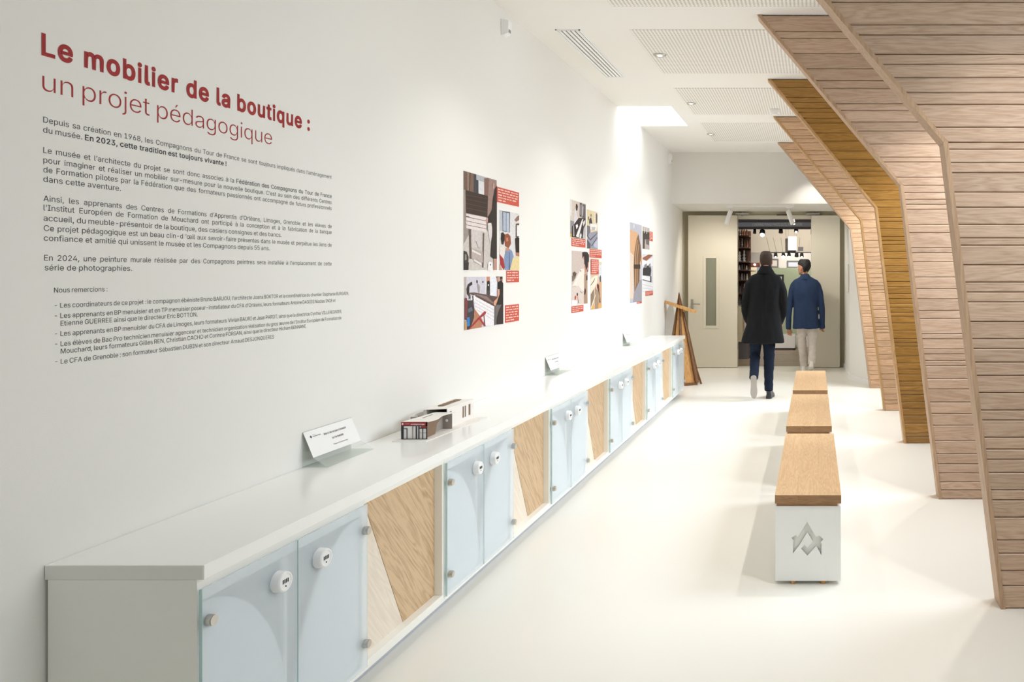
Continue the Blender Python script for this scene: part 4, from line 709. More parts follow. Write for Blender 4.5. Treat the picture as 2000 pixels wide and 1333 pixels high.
photo('photo of a dark-clothed worker behind grey planks, pale yellow wall', (1145.6, 409, 486, 1166.8), [
 R('#DCCBA6', 468, 290, 685, 1110), ('#EDE6DA', [(625, 370), (642, 375), (642, 600), (625, 600)]), ('#6E625A', [(642, 385), (662, 375), (678, 420), (676, 560), (650, 590), (642, 540)]), ('#2B2A2C', [(540, 400), (555, 390), (560, 440), (545, 455)]), ('#34343A', [(515, 500), (550, 455), (570, 540), (575, 590), (530, 620), (510, 560)]), ('#5B3A38', [(490, 450), (508, 440), (508, 520), (492, 510)]),
 ('#ECE8E8', [(530, 580), (675, 610), (670, 640), (650, 720), (540, 700)]), ('#BDB7B6', [(560, 650), (640, 655), (620, 720), (565, 720)]), ('#6D6C76', [(470, 620), (530, 640), (540, 780), (500, 850), (470, 840)]), ('#9496A6', [(520, 770), (680, 730), (685, 1100), (468, 1080), (480, 850)]), ('#4B4C58', [(470, 800), (530, 900), (680, 760), (680, 775), (535, 930), (470, 840)]), ('#3F4150', [(552, 1030), (672, 850), (676, 870), (560, 1045)]), ('#B7BACB', [(600, 1000), (676, 900), (680, 1080), (620, 1060)]), ('#53535C', [(470, 900), (540, 990), (535, 1085), (470, 1080)])], Q2, G1)
caption((1151.5, 486.2, 503, 1174.5), 4, 'red caption label to the right of the planks photo, middle cluster', 7)
caption((1152.8, 506.5, 536, 1167.5), 7, 'tall red caption label over the carving photo, middle cluster', 8, .0065)
photo('photo of a man lettering a pale board on a table', (1116, 489.6, 597, 1150), [
 R('#CBBCB4', 160, -110, 525, 990), ('#EDE9E6', [(490, -60), (525, -60), (525, 970), (480, 970)]), ('#2A2528', [(372, -70), (420, -90), (470, -80), (512, -20), (510, 130), (490, 320), (440, 310), (415, 160), (410, 30), (375, 50)]), ('#C98F82', [(385, 30), (410, 5), (410, 70), (390, 80)]), ('#C98F7E', [(415, 180), (430, 170), (452, 330), (425, 370), (412, 300)]), ('#C98F7E', [(488, 130), (508, 120), (505, 240), (450, 340), (440, 310), (485, 220)]),
 ('#5B4C44', [(180, 340), (215, 315), (262, 350), (240, 420), (190, 430)]), ('#7E6C5F', [(165, 400), (205, 400), (240, 430), (200, 500), (168, 520)]), ('#E9DFD4', [(160, 610), (340, 260), (415, 255), (410, 720), (240, 600)]), ('#F0E6DC', [(215, 580), (330, 290), (350, 330), (250, 590)]), ('#DACBC2', [(160, 640), (300, 600), (405, 740), (405, 985), (160, 985)]),
 ('#A98C76', [(410, 370), (470, 340), (470, 700), (480, 970), (410, 970)]), ('#3B2A2A', [(450, 410), (472, 380), (478, 480), (455, 500)]), ('#3B2A2A', [(412, 690), (430, 640), (448, 700), (430, 790), (412, 770)]), ('#B5483E', [(215, 830), (235, 790), (252, 820), (245, 870), (220, 890)]), ('#2C2626', [(258, 760), (275, 735), (290, 770), (275, 815), (262, 800)]), ('#C98B68', [(272, 815), (288, 815), (288, 880), (275, 880)]), ('#2F3038', [(286, 880), (294, 880), (298, 945), (288, 945)]), ('#F4F4F8', [(165, 890), (270, 900), (270, 990), (165, 990)]), ('#6E6460', [(325, 705), (378, 745), (374, 755), (322, 718)]), ('#6E6460', [(330, 285), (345, 290), (350, 330), (332, 310)])], R2, G1)
caption((1116, 599, 612, 1139), 3, 'lowest red caption label of the middle cluster', 9)
photo('photo of hands carving a wooden board, lower right of middle cluster', (1152.8, 511, 605.8, 1174.6), [
 R('#D9C4AC', 535, 120, 768, 1085), ('#D9D9E0', [(700, 180), (768, 180), (768, 480), (700, 400)]), ('#EDE0CC', [(537, 470), (620, 400), (690, 390), (660, 560), (540, 770)]), ('#40362F', [(540, 585), (600, 500), (625, 445), (628, 460), (610, 510), (545, 600)]), ('#4A5064', [(718, 440), (735, 380), (752, 430), (748, 520), (728, 545)]), ('#C9A27D', [(690, 560), (768, 500), (768, 1040), (700, 1040)]), ('#6E2F3A', [(668, 580), (688, 550), (712, 600), (718, 700), (690, 700), (668, 640)]), ('#2F3542', [(690, 690), (712, 690), (735, 850), (740, 940), (715, 930), (722, 820)]),
 ('#8F7B68', [(537, 780), (610, 660), (610, 860), (540, 1040)]), ('#A68D76', [(630, 620), (700, 720), (705, 840), (690, 1060), (625, 1070), (620, 820)]), ('#E8DCC6', [(537, 1040), (640, 760), (640, 800), (545, 1085)]), ('#E0A95F', [(550, 1080), (600, 950), (620, 1068)]), ('#E0A95F', [(690, 1058), (710, 930), (765, 1040)])], R2, G1)
Q3 = zc(1220, 420, 7.014)
photo('tall narrow photo of a timber rib colonnade, far cluster', (1230, 434, 592.5, 1253), [
 R('#B9B8C2', 68, 95, 235, 1215), ('#D3A57F', [(70, 200), (180, 250), (165, 380), (130, 520), (120, 640), (70, 640)]), ('#DFC7B4', [(70, 500), (120, 560), (118, 1150), (70, 1150)]), ('#7A5A42', [(160, 330), (185, 260), (215, 420), (225, 560), (205, 660), (200, 900), (130, 1060), (118, 700), (130, 510)]), ('#B58E6B', [(165, 350), (178, 340), (150, 560), (150, 980), (138, 1040), (138, 560)]), ('#B58E6B', [(185, 400), (195, 400), (172, 600), (172, 930), (162, 960), (162, 600)]), ('#3F2F26', [(120, 680), (210, 680), (210, 740), (120, 740)]), ('#C98F58', [(212, 600), (232, 560), (232, 700), (214, 640)]), ('#9A979F', [(120, 1080), (200, 900), (232, 880), (232, 1200), (110, 1200)]), ('#ECECF2', [(118, 130), (128, 130), (126, 180), (118, 180)])], Q3, G1)
photo('small photo of dark upright timbers, top right of the far cluster', (1254.2, 442.2, 486, 1268), [
 R('#B4A9A4', 238, 155, 338, 480), ('#3E3835', [(242, 220), (335, 240), (335, 340), (242, 330)]), ('#4C423C', [(242, 330), (275, 330), (270, 470), (242, 460)]), ('#6C6560', [(285, 330), (335, 340), (330, 420), (290, 400)]), ('#D8D3D2', [(262, 170), (270, 170), (270, 250), (262, 250)]), ('#D8D3D2', [(298, 180), (306, 180), (304, 260), (297, 260)])], Q3, G1)
photo('photo of a group standing behind a white counter, far cluster', (1254.2, 496, 570, 1275), [
 R('#CFCED6', 238, 520, 385, 1055), ('#9A5F48', [(240, 590), (325, 525), (382, 530), (365, 570), (295, 630), (240, 605)]), ('#E7E6EC', [(240, 620), (295, 635), (382, 580), (382, 700), (240, 700)]), ('#34323A', [(245, 740), (275, 700), (350, 690), (362, 760), (350, 840), (245, 830)]), ('#8C8A92', [(262, 690), (300, 665), (300, 720), (270, 730)]), ('#8C8A92', [(325, 680), (352, 660), (350, 720), (330, 720)]), ('#F1F0F3', [(240, 830), (345, 850), (345, 915), (240, 885)]), ('#2C2A30', [(345, 840), (362, 840), (362, 925), (240, 892), (240, 882), (345, 912)]), ('#E9EAEE', [(240, 900), (382, 935), (382, 1050), (240, 1045)]), ('#B9BAC0', [(240, 950), (382, 985), (382, 990), (240, 955)]), ('#B9BAC0', [(240, 1000), (382, 1020), (382, 1025), (240, 1005)])], Q3, G1)
caption((1268.2, 452, 470.5, 1274.5), 6, 'red caption label beside the small dark timbers photo', 10)
caption((1260.5, 569.5, 578.5, 1275), 3, 'red caption label under the photo of the group', 11)
caption((1243.5, 590.5, 594, 1253), 1, 'tiny red caption label under the tall colonnade photo', 12)
# ---------------------------------------------------------------- acrylic notice holders
def notice(y, label):
    t = thing('notice_holder', (WX+.03, y+.17, WZ1), label, 'sign', 'notices in clear acrylic holders on the worktop')
    L_ = .335; xt, zt = WX+.004, .900; xb, zb = -2.044, .798
    MB().box(WX+.001, WX+.004, y, y+L_, WZ1, .902).build('back_sheet', M['acrylic'], t)
    MB().box(WX+.004, -1.985, y, y+L_, WZ1+.0005, WZ1+.0035).build('foot_sheet', M['acrylic'], t)
    MB().prism([(-2.05, .800), (-2.046, .800), (-1.988, WZ1+.0035), (-1.992, WZ1+.0035)], 'Y', y, y+L_).build('front_leg', M['acrylic'], t)
    d = Vector((xb-xt, zb-zt)).normalized(); nx, nz = -d.y, d.x
    if nx < 0: nx, nz = -nx, -nz
    th_ = .0012
    MB().prism([(xt, zt), (xb, zb), (xb+nx*th_, zb+nz*th_), (xt+nx*th_, zt+nz*th_)], 'Y', y, y+L_).build('card', M['paper'], t)
    up = Vector((-d.x, 0, -d.y)); n = Vector((nx, 0, nz)); mb = MB(); H_ = (Vector((xt, zt))-Vector((xb, zb))).length
    def put(txt, yy, hh, cap, w, b=0):
        base = Vector((xb, y+yy, zb))+up*hh+n*(th_+.0006)
        text_line(mb, [(txt, b)], base, (0, 1, 0), up, cap, w)
    put('Merci de ne pas s’asseoir', .115, H_*.67, .0095, .155, .008); put('sur le meuble', .155, H_*.44, .0095, .08, .008)
    put('Please don’t sit down here', .15, H_*.20, .0055, .10); put('musée du', .045, H_*.80, .003, .02); put('compagnonnage', .045, H_*.74, .0045, .05, .02)
    c0 = Vector((xb, y+.033, zb))+up*H_*.76+n*(th_+.0006)
    mb.add([c0+up*.007, c0+Vector((0, .006, 0)), c0-up*.006, c0-Vector((0, .006, 0))], [(0, 1, 2, 3)])
    mb.build('lettering', M['ink'], t)
notice(3.197, 'white notice card in an acrylic holder nearest the camera on the worktop')
notice(6.08, 'white notice card in an acrylic holder below the middle photo cluster')
notice(8.55, 'farthest small white notice card in an acrylic holder on the worktop')
# ---------------------------------------------------------------- cardboard architect's model on the worktop
t = mdl = thing('building_model', (-1.93, 3.73, WZ1), 'white and brown cardboard building model with a red banded glass front on the worktop', 'model')
M['card'] = mat('model_card', '#F3EEE8', .7); M['kraft'] = mat('model_kraft', '#8C745E', .8, var=.1, vscale=30); M['taupe'] = mat('model_taupe', '#A59B93', .8)
Z = WZ1
def lean(y): return -1.905+(y-3.74)*.02
MB().prism([(-1.985, 3.66), (-1.825, 3.66), (-1.795, 4.62), (-2.055, 4.62)], 'Z', Z+.0003, Z+.003).build('base_plate', M['card'], t)
f = MB(); FX0, FX1, FY, FZ = -1.966, -1.842, 3.73, Z+.0032
def fp(u0, u1, v0, v1, mi, dy=0): f.box(FX0+(FX1-FX0)*u0, FX0+(FX1-FX0)*u1, FY-.002-dy, FY+.002, FZ+.082*v0, FZ+.082*v1, mi)
fp(0, 1, .80, 1, 0); fp(0, .09, 0, .8, 1); fp(.96, 1, 0, 1, 1); fp(.09, 1, 0, .03, 1); fp(.09, 1, .76, .80, 1)
fp(.21, .235, .03, .62, 1); fp(.09, .235, .60, .63, 1); fp(.42, .45, .03, .76, 3); fp(.56, .60, .03, .76, 1); fp(.66, .70, .03, .76, 1); fp(.81, .835, .03, .64, 1); fp(.66, 1, .62, .66, 1); fp(.70, .96, .36, .38, 3)
fo = f.build('glazed_front', [M['red'], M['dark'], M['card'], M['taupe']], t)
MB().box(FX0+.01, FX1-.004, FY+.003, FY+.005, FZ, FZ+.065).build('front_panes', M['paper'], fo)
mb = MB(); text_line(mb, [('musée du', 0)], (FX0+.018, FY-.0026, FZ+.072), (1, 0, 0), (0, 0, 1), .0035, .022); text_line(mb, [('compagnonnage', .02)], (FX0+.046, FY-.0026, FZ+.069), (1, 0, 0), (0, 0, 1), .0065, .066)
mb.add([(FX0+.003, FY-.0026, FZ+.073), (FX0+.008, FY-.0026, FZ+.068), (FX0+.013, FY-.0026, FZ+.073), (FX0+.008, FY-.0026, FZ+.079)], [(0, 1, 2, 3)])
mb.build('lettering', M['paper'], fo)
MB().box(FX1-.03, FX1-.0025, FY-.0036, FY-.0021, FZ+.055, FZ+.062).build('red_sign', M['red'], fo)
# front hall roof, wavy edge, brown fins
rf = []; n = 14
for k in range(n+1):
    y = 3.735+k/n*.40; rf.append((-1.845+.012*math.sin(k/n*PI*2.2)+.012*(k/n), y))
MB().prism(rf+[(-1.93, 4.14), (-1.965, 3.735)], 'Z', Z+.083, Z+.086).build('hall_roof', M['card'], t)
MB().box(-1.915, -1.909, 3.88, 4.03, Z+.0861, Z+.0868).build('roof_slot', M['dark'], t)
MB().prism([(3.742, Z+.004), (3.92, Z+.004), (3.95, Z+.05), (4.02, Z+.07), (4.02, Z+.083), (3.742, Z+.083)], 'X', -1.868, -1.864).build('brown_wall', M['kraft'], t)
MB().prism([(4.01, Z+.003), (4.12, Z+.003), (4.12, Z+.083), (4.01, Z+.083)], 'X', -1.893, -1.889).build('taupe_wall', M['taupe'], t)
e = MB(); e.box(-1.893, -1.842, 4.12, 4.123, Z+.003, Z+.083); e.build('cross_wall', M['taupe'], t)
MB().tube([(-1.868, 4.1185, Z+.045), (-1.868, 4.1198, Z+.045)], .007, 14).build('round_window', M['paper'], t)
for k in range(5):
    y = 4.02+k*.10; MB().box(-2.02+.004*k, -1.935, y, y+.003, Z+.003, Z+.075-.006*k).build('partition', M['taupe'], t)
MB().box(-2.028, -2.024, 4.02, 4.60, Z+.003, Z+.078).build('rear_wall', M['card'], t)
MB().box(-1.944, -1.940, 3.76, 4.15, Z+.003, Z+.083).build('spine_wall', M['card'], t)
# long rear wing
w = MB()
ys = [4.13, 4.30, 4.335, 4.36, 4.395, 4.42, 4.455, 4.62]
w.box(-1.872, -1.868, 4.13, 4.60, Z+.003, Z+.025).box(-1.872, -1.868, 4.13, 4.60, Z+.085, Z+.103)
for a, b in ((4.13, 4.17), (4.20, 4.39), (4.42, 4.43), (4.455, 4.50), (4.54, 4.60)): w.box(-1.872, -1.868, a, b, Z+.025, Z+.085)
w.build('wing_wall', M['card'], t)
MB().box(-1.874, -1.873, 4.13, 4.60, Z+.02, Z+.09).build('wing_lining', M['kraft'], t)
MB().box(-1.99, -1.9745, 4.13, 4.60, Z+.003, Z+.098).build('wing_back', M['card'], t)
MB().box(-1.99, -1.869, 4.597, 4.60, Z+.003, Z+.1029).build('wing_end', M['card'], t)
MB().prism([(-1.99, Z+.098), (-1.868, Z+.103), (-1.868, Z+.105), (-1.99, Z+.100)], 'Y', 4.12, 4.605).build('wing_roof', M['card'], t)
for k in range(5): MB().box(-1.955, -1.925, 4.25+k*.066, 4.30+k*.066, Z+.1035, Z+.1075).build('rooflight', M['kraft'], t)
mdl.scale = (1, .655, 1)
# ---------------------------------------------------------------- benches
EMB_C = (487, 690)   # emblem drawn in the crop around its centre
EMB = [(487, 418), (592, 600), (640, 585), (683, 632), (650, 662), (662, 685), (658, 822), (596, 712), (552, 762), (487, 830), (412, 745), (452, 690), (487, 735), (555, 655), (487, 545), (400, 690), (314, 803), (314, 650), (325, 655), (296, 612), (345, 575), (372, 600)]
def front_panel(x0, x1, z0, z1, y, name, m, parent):
    c = bpy.data.curves.new('f', 'CURVE'); c.dimensions = '2D'; c.fill_mode = 'BOTH'; c.extrude = .004
    def spl(pts):
        s_ = c.splines.new('POLY'); s_.points.add(len(pts)-1)
        for p, q in zip(s_.points, pts): p.co = (q[0], q[1], 0, 1)
        s_.use_cyclic_u = True
    spl([(x0, z0), (x1, z0), (x1, z1), (x0, z1)])
    xc = (x0+x1)/2; k = .33/(905-100)
    spl([(xc+(p[0]-487)*k-.004, z1-(p[1]-225)*k) for p in EMB][::-1])
    o = bpy.data.objects.new('t', c); C.objects.link(o); dg = bpy.context.evaluated_depsgraph_get(); dg.update()
    me = bpy.data.meshes.new_from_object(o.evaluated_get(dg)); bpy.data.objects.remove(o); bpy.data.curves.remove(c)
    mb = MB(); mb.add([(v.co.x, y+.004+v.co.z, v.co.y) for v in me.vertices], [tuple(p.vertices) for p in me.polygons])
    return mb.build(name, m, parent)
BL = ['nearest bench, oak slab on a white box with the cut-out compass emblem', 'middle bench of the row, warm oak slab behind the nearest one', 'farthest bench of the row, oak slab by the walking men']
bx = [-.03, -.037, -.037]
for i, y0 in enumerate((3.89, 5.65, 7.39)):
    cx = bx[i]; wd = .33; y1 = y0+1.50; zt = .449
    t = thing('bench', (cx, (y0+y1)/2, 0), BL[i], 'bench', 'oak topped benches in a row')
    zb, zk = .019, .392; X0, X1 = cx-.163, cx+.163
    front_panel(X0, X1, zb, zk, y0+.012, 'front_panel', M['white'], t)
    b = MB().box(X0, X0+.012, y0+.0205, y1-.03, zb, zk).box(X1-.012, X1, y0+.0205, y1-.03, zb, zk).box(X0+.012, X1-.012, y1-.042, y1-.03, zb, zk).box(X0+.012, X1-.012, y0+.0205, y1-.042, zb, zb+.012).box(X0+.012, X1-.012, y0+.0205, y1-.042, zk-.012, zk)
    b.build('box_base', M['white'], t)
    MB().box(X0+.012, X1-.012, y0+.0275, y0+.030, zb+.012, zk-.012).build('inner_plate', M['laminate_edge'], t)
    MB().box(cx-.155, cx+.145, y0+.014, y1-.05, zk, .408).build('spacer_board', M['oak_bench_end'], t)
    ww = wd/3
    for k in range(3):
        sx = cx-wd/2+k*ww; g = .00015
        o = MB().box(sx+g, sx+ww-g, y0, y1, .408, zt).build('seat_plank', [M['oak_bench'], M['oak_bench_end']], t)
        for pol in o.data.polygons:
            if abs(pol.normal.y) > .9: pol.material_index = 1
    for (fx, fy) in ((cx+.075, y0+.035), (cx-.075, y0+.035), (cx+.075, y1-.08), (cx-.075, y1-.08)):
        MB().tube([(fx, fy, 0.0005), (fx, fy, zb)], .014, 12).build('foot', M['chestnut'] if True else None, t)
# ---------------------------------------------------------------- wooden pyramid with tilted board
t = thing('wooden_pyramid', (-1.86, 11.0, 0), 'tall slim wooden pyramid crossed by a tilted oval board, at the locker end', 'sculpture')
ax, ay, az = -1.900, 11.02, 1.305
base = [(-2.07, 10.93), (-1.80, 10.80), (-1.625, 10.92), (-1.66, 11.20), (-1.92, 11.28), (-2.08, 11.15)]
base = [(-2.03, 10.86), (-1.815, 10.80), (-1.63, 10.90), (-1.66, 11.16), (-1.87, 11.24), (-2.05, 11.1)]
nb = len(base)
A = Vector((ax, ay, az))
for k in range(nb):
    p, q = Vector((*base[k], .03)), Vector((*base[(k+1) % nb], .03))
    nrm = (q-p).cross(A-p).normalized()
    if nrm.dot(p-Vector((ax, ay, .03))) < 0: nrm = -nrm
    def inset(u, v, d): return p.lerp(q, u).lerp(A, v)-nrm*d
    vs = [inset(.02, 0, .012), inset(.98, 0, .012), inset(.5, .97, .006)]
    vs2 = [v-nrm*.008 for v in vs]
    MB().add(vs+vs2, [(0, 1, 2), (5, 4, 3), (0, 3, 4, 1), (1, 4, 5, 2), (2, 5, 3, 0)]).build('panel', M['chestnut'], t)
    r = MB(); r.tube([p+(p-A)*.0, p.lerp(A, .5), A-Vector((0, 0, .02))], [.033, .024, .006], 4); r.build('rib', M['walnut'], t)
    d = (q-p).normalized(); o_ = nrm; o_ = Vector((o_.x, o_.y, 0)).normalized()
    vs = [p-o_*.02, q-o_*.02, q+o_*.006, p+o_*.006]; vs = [Vector((v.x, v.y, .0)) for v in vs]
    MB().add(vs+[v+Vector((0, 0, .035)) for v in vs], [(3, 2, 1, 0), (4, 5, 6, 7), (0, 1, 5, 4), (1, 2, 6, 5), (2, 3, 7, 6), (3, 0, 4, 7)]).build('base_rail', M['walnut'], t)
# small brace at the foot
MB().prism([(-1.655, .19), (-1.64, .20), (-1.575, .0), (-1.60, .0)], 'Y', 11.0, 11.03).build('foot_brace', M['walnut'], t)
t2 = t
n = 32; rings = []
L_ = Vector((.435, .03, -.150)); L_.normalize(); Wd = Vector((0.0, 1, -.03)).normalized(); N_ = L_.cross(Wd).normalized(); Wd = N_.cross(L_)
cc = Vector((-1.868, 10.97, 1.085))
for h_ in (-.018, .018):
    rings.append([cc+L_*(.232*math.cos(2*PI*k/n))+Wd*(.105*math.sin(2*PI*k/n))+N_*h_ for k in range(n)])
tbd = MB().loft(rings, smooth=False).build('tilted_board', M['chestnut'], t2, bevel=.003, label='tilted oval honey board crossing the top')
MB().tube([cc-N_*.013+L_*.06, cc-N_*.05+L_*.05], .016, 12).build('peg', M['chestnut'], tbd)
# ---------------------------------------------------------------- double doors folded back, closers, track spots
def leaf(x0, x1, label, window):
    t = thing('door_leaf', ((x0+x1)/2, 12.91, 0), label, 'door', 'cream double door leaves')
    y0, y1, zb, zt = 12.89, 12.935, .008, 2.51
    if window:
        wx0, wx1, wz0, wz1 = -1.815, -1.575, .66, 1.84
        MB().box(x0, wx0, y0, y1, zb, zt).box(wx1, x1, y0, y1, zb, zt).box(wx0, wx1, y0, y1, zb, wz0).box(wx0, wx1, y0, y1, wz1, zt).build('slab', M['door'], t)
        b = MB(); e = .045
        b.box(wx0-.01, wx0+e-.01, y0-.012, y1, wz0-.01, wz1+.01).box(wx1-e+.01, wx1+.01, y0-.012, y1, wz0-.01, wz1+.01).box(wx0+e-.01, wx1-e+.01, y0-.012, y1, wz0-.01, wz0+e-.01).box(wx0+e-.01, wx1-e+.01, y0-.012, y1, wz1-e+.01, wz1+.01)
        b.build('glazing_frame', M['door'], t, bevel=.003)
        MB().box(wx0+e-.01, wx1-e+.01, y0+.012, y0+.018, wz0+e-.01, wz1-e+.01).build('obscured_pane', M['obscure'], t)
        hx = x0+.065
        h = MB().box(hx-.02, hx+.02, y0-.008, y0, .93, 1.13).build('handle_plate', M['alu'], t, bevel=.008)
        MB().tube([(hx, y0-.008, 1.055), (hx, y0-.05, 1.055), (hx+.02, y0-.055, 1.055), (hx+.14, y0-.055, 1.05)], .009, 10).build('lever', M['alu'], h)
    else:
        MB().box(x0, x1, y0, y1, zb, zt).build('slab', M['door'], t, bevel=.002)
    for z in (.35, 1.3, 2.25):
        xx = x1+.004 if window else x0-.004
        MB().tube([(xx, y1, z-.05), (xx, y1, z+.05)], .009, 8).build('hinge', M['alu'], t)
leaf(-2.072, -1.262, 'wide cream door leaf with a narrow obscured glass window and lever handle', True)
leaf(-.045, .425, 'narrow plain cream door leaf on the far side of the opening', False)
for x0, x1, lb in ((-1.30, -1.07, 'grey door closer above the windowed door leaf'), (-.135, .095, 'grey door closer above the plain door leaf')):
    t = thing('door_closer', ((x0+x1)/2, 12.96, 2.515), lb, 'door closer', 'door closers above the opening')
    MB().box(x0, x1, 12.925, 12.969, 2.522, 2.560).build('body', M['alu'], t, bevel=.004)
    MB().tube([((x0+x1)/2, 12.945, 2.505), ((x0+x1)/2, 12.945, 2.572)], .016, 12).build('spindle', M['alu'], t)
    MB().box(x0+.02, x1-.02, 12.915, 12.925, 2.535, 2.546).build('arm', M['steel'], t)
t = MB().box(-.62, -.40, 12.95, 12.969, 2.515, 2.530).build('closer_rail', M['dark'], label='dark slide rail on the frame above the door opening', cat='rail')
t = thing('spotlight_track', (-.83, 11.82, SOF-.03), 'white ceiling track over the doors carrying two spotlights', 'track')
MB().box(-1.33, -.30, 11.80, 11.835, SOF-.022, SOF-.0005).build('rail', M['plastic'], t)
for (x, tilt, lb) in ((-1.27, .05, 'white cylinder spotlight above the windowed door leaf'), (-.38, -.055, 'white cylinder spotlight above the right half of the opening')):
    s_ = thing('track_spotlight', (x, 11.82, SOF-.05), lb, 'spotlight', 'white track spotlights')
    MB().box(x-.045, x+.045, 11.80, 11.84, SOF-.040, SOF-.0225).build('adapter', M['plastic'], s_, bevel=.003)
    MB().tube([(x, 11.82, SOF-.04), (x, 11.82, SOF-.085)], .008, 8).build('stem', M['plastic'], s_)
    a = Vector((x+tilt*.25, 11.82, SOF-.075)); b = Vector((x-tilt*1.1, 11.80, SOF-.285)); d = (b-a)
    MB().tube([a, a+d*.02, a+d*.98, b], [.030, .036, .036, .034], 20).build('lamp_body', M['plastic'], s_)
t = thing('wall_frame', (.505, 11.9, 1.35), 'thin flat framed notice on the passage wall seen edge on', 'frame')
MB().box(.500, .514, 11.62, 11.92, 1.27, 1.69).build('backing', M['door'], t); MB().box(.498, .4998, 11.63, 11.91, 1.28, 1.68).build('sheet', M['paper'], t)
# ---------------------------------------------------------------- the gallery room beyond the doors
M['gwall'] = mat('gallery_wall', '#C4BBAC', .8); M['gdark'] = mat('gallery_dark', '#2A2220', .7); M['green'] = mat('sage_green', '#B9C6A6', .7, var=.06, vscale=1.5)
M['gwood'] = wood('gallery_floorboards', '#8C7964', '#B3A089', 'X', 1, .35, .12); M['shelfwood'] = wood('dark_shelf_wood', '#3A2218', '#5B3626', 'Z', 1, .5, .1)
M['beam'] = mat('grey_beam', '#6A6768', .7); M['black'] = mat('black_metal', '#161616', .5); M['cream'] = mat('cream_box', '#E6DAB8', .6)
gf = struct(MB().box(-3.2, 1.6, DOORY+.12, 20.2, -.14, -.025).build('floor_gallery', M['gdark']))
for k in range(18):
    MB().box(-3.15, 1.55, DOORY+.125+k*.2, DOORY+.321+k*.2, -.024, .0).build('floorboard', M['gwood'], gf)
MB().box(-3.15, 1.55, DOORY+.125+18*.2, 20.15, -.024, 0).build('floorboards_beyond', M['gwood'], gf)
struct(MB().box(-3.2, -3.1, DOORY+.12, 20.2, 0, 4).build('wall_gallery_left', M['gwall']))
struct(MB().box(1.5, 1.6, DOORY+.12, 20.2, 0, 4).build('wall_gallery_right', M['gwall']))
struct(MB().box(-3.2, 1.6, 20.0, 20.2, 0, 4).build('wall_gallery_end', mat('gallery_end_wall', '#CFCCC6', .8)))
struct(MB().box(-3.2, 1.6, DOORY+.12, 20.2, 3.7, 3.8).build('ceiling_gallery', M['gwall']))
def gx(px, Y): return (px-VX)/F*Y
def gz(py, Y): return EYE-(py-VY)/F*Y
# dark beams and the inscribed fascia
MB().box(-3.1, 1.5, 13.9, 14.1, gz(433, 13.9), 2.9).build('dark_beam', M['gdark'], label='dark beam above the inscribed grey fascia in the gallery', cat='beam', group='dark gallery beams')
MB().box(-3.1, 1.5, 13.9, 14.1, gz(447, 13.9), gz(443.2, 13.9)-.001).build('dark_beam', M['gdark'], label='dark beam below the inscribed grey fascia in the gallery', cat='beam', group='dark gallery beams')
t = thing('inscribed_fascia', (-.8, 14.0, gz(443, 14)), 'grey fascia board with a pale inscription inside the gallery', 'sign')
MB().box(-3.1, 1.5, 13.92, 14.08, gz(443.2, 13.9), gz(433, 13.9)-.001).build('board', M['beam'], t)
mb = MB(); text_line(mb, [('L’HOMME PENSE PARCE QU’IL A UNE MAIN', 0)], (gx(1470, 13.92), 13.917, gz(441.2, 13.92)), (1, 0, 0), (0, 0, 1), .045, gx(1566, 13.92)-gx(1470, 13.92))
mb.build('lettering', mat('pale_inscription', '#A8A4A0', .6), t)
# gallery spotlights
def gspot(px, py, Y, lit, label, size=.055, top=None):
    x, z = gx(px, Y), gz(py, Y)
    s_ = thing('gallery_spotlight', (x, Y, z), label, 'spotlight', 'black gallery spotlights')
    MB().tube([(x, Y, (top or z+.20)-.0004), (x, Y, z+.045)], .01, 8).build('stem', M['black'], s_)
    MB().tube([(x, Y+.015, z+.048), (x, Y-.01, z-.028)], [size*.8, size], 14).build('lamp_body', M['black'], s_)
    if lit: MB().ball((x, Y-.02, z-.03), size*lit, 12).build('bulb', M['gallery_glow'], s_)
BT = gz(447, 13.9)-.0005
gspot(1474, 453, 14.0, 0, 'slim unlit black spotlight, leftmost under the dark gallery beam', .03, BT)
gspot(1489, 455, 14.0, .75, 'brightly lit black spotlight above the head of the man in black', .055, BT)
gspot(1525, 452, 14.0, 0, 'unlit black spotlight between the lit ones under the gallery beam', .04, BT)
gspot(1555, 450, 14.0, .5, 'lit spotlight right below the glowing bulbs under the gallery beam', .04, BT)
t = thing('bulb_string', (gx(1551, 13.6), 13.6, gz(438, 13.6)), 'three small glowing bulbs strung on a cord in front of the inscribed fascia', 'lamp')
MB().tube([(gx(1551, 13.6), 13.62, gz(438, 13.6)), (gx(1551, 13.6), 13.62, 3.6995)], .003, 6).build('cord', M['black'], t)
for k, (px, py) in enumerate(((1551, 427.5), (1550.5, 432.5), (1551, 437.5))):
    MB().ball((gx(px, 13.6), 13.6, gz(py, 13.6)), .016, 10).build('bulb', M['gallery_glow'], t)
for k, (px, s_, lb) in enumerate(((1515, .35, 'small lit lamp behind the first man, left on the back track'), (1530, .85, 'bright lamp on the back track above the framed pictures'), (1541, .7, 'round lit lamp on the back track beside the brightest one'), (1556, 0, 'unlit black lamp on the back track'), (1566, .4, 'small lit lamp at the right end of the back track'))):
    gspot(px, 499.3, 17.8, s_, lb, .045, gz(494.5, 17.8))
MB().box(-1.2, .2, 17.76, 17.899, gz(494.5, 17.8)+.0005, gz(494.5, 17.8)+.022).build('back_track', M['black'], label='black lamp track across the back of the gallery', cat='track')
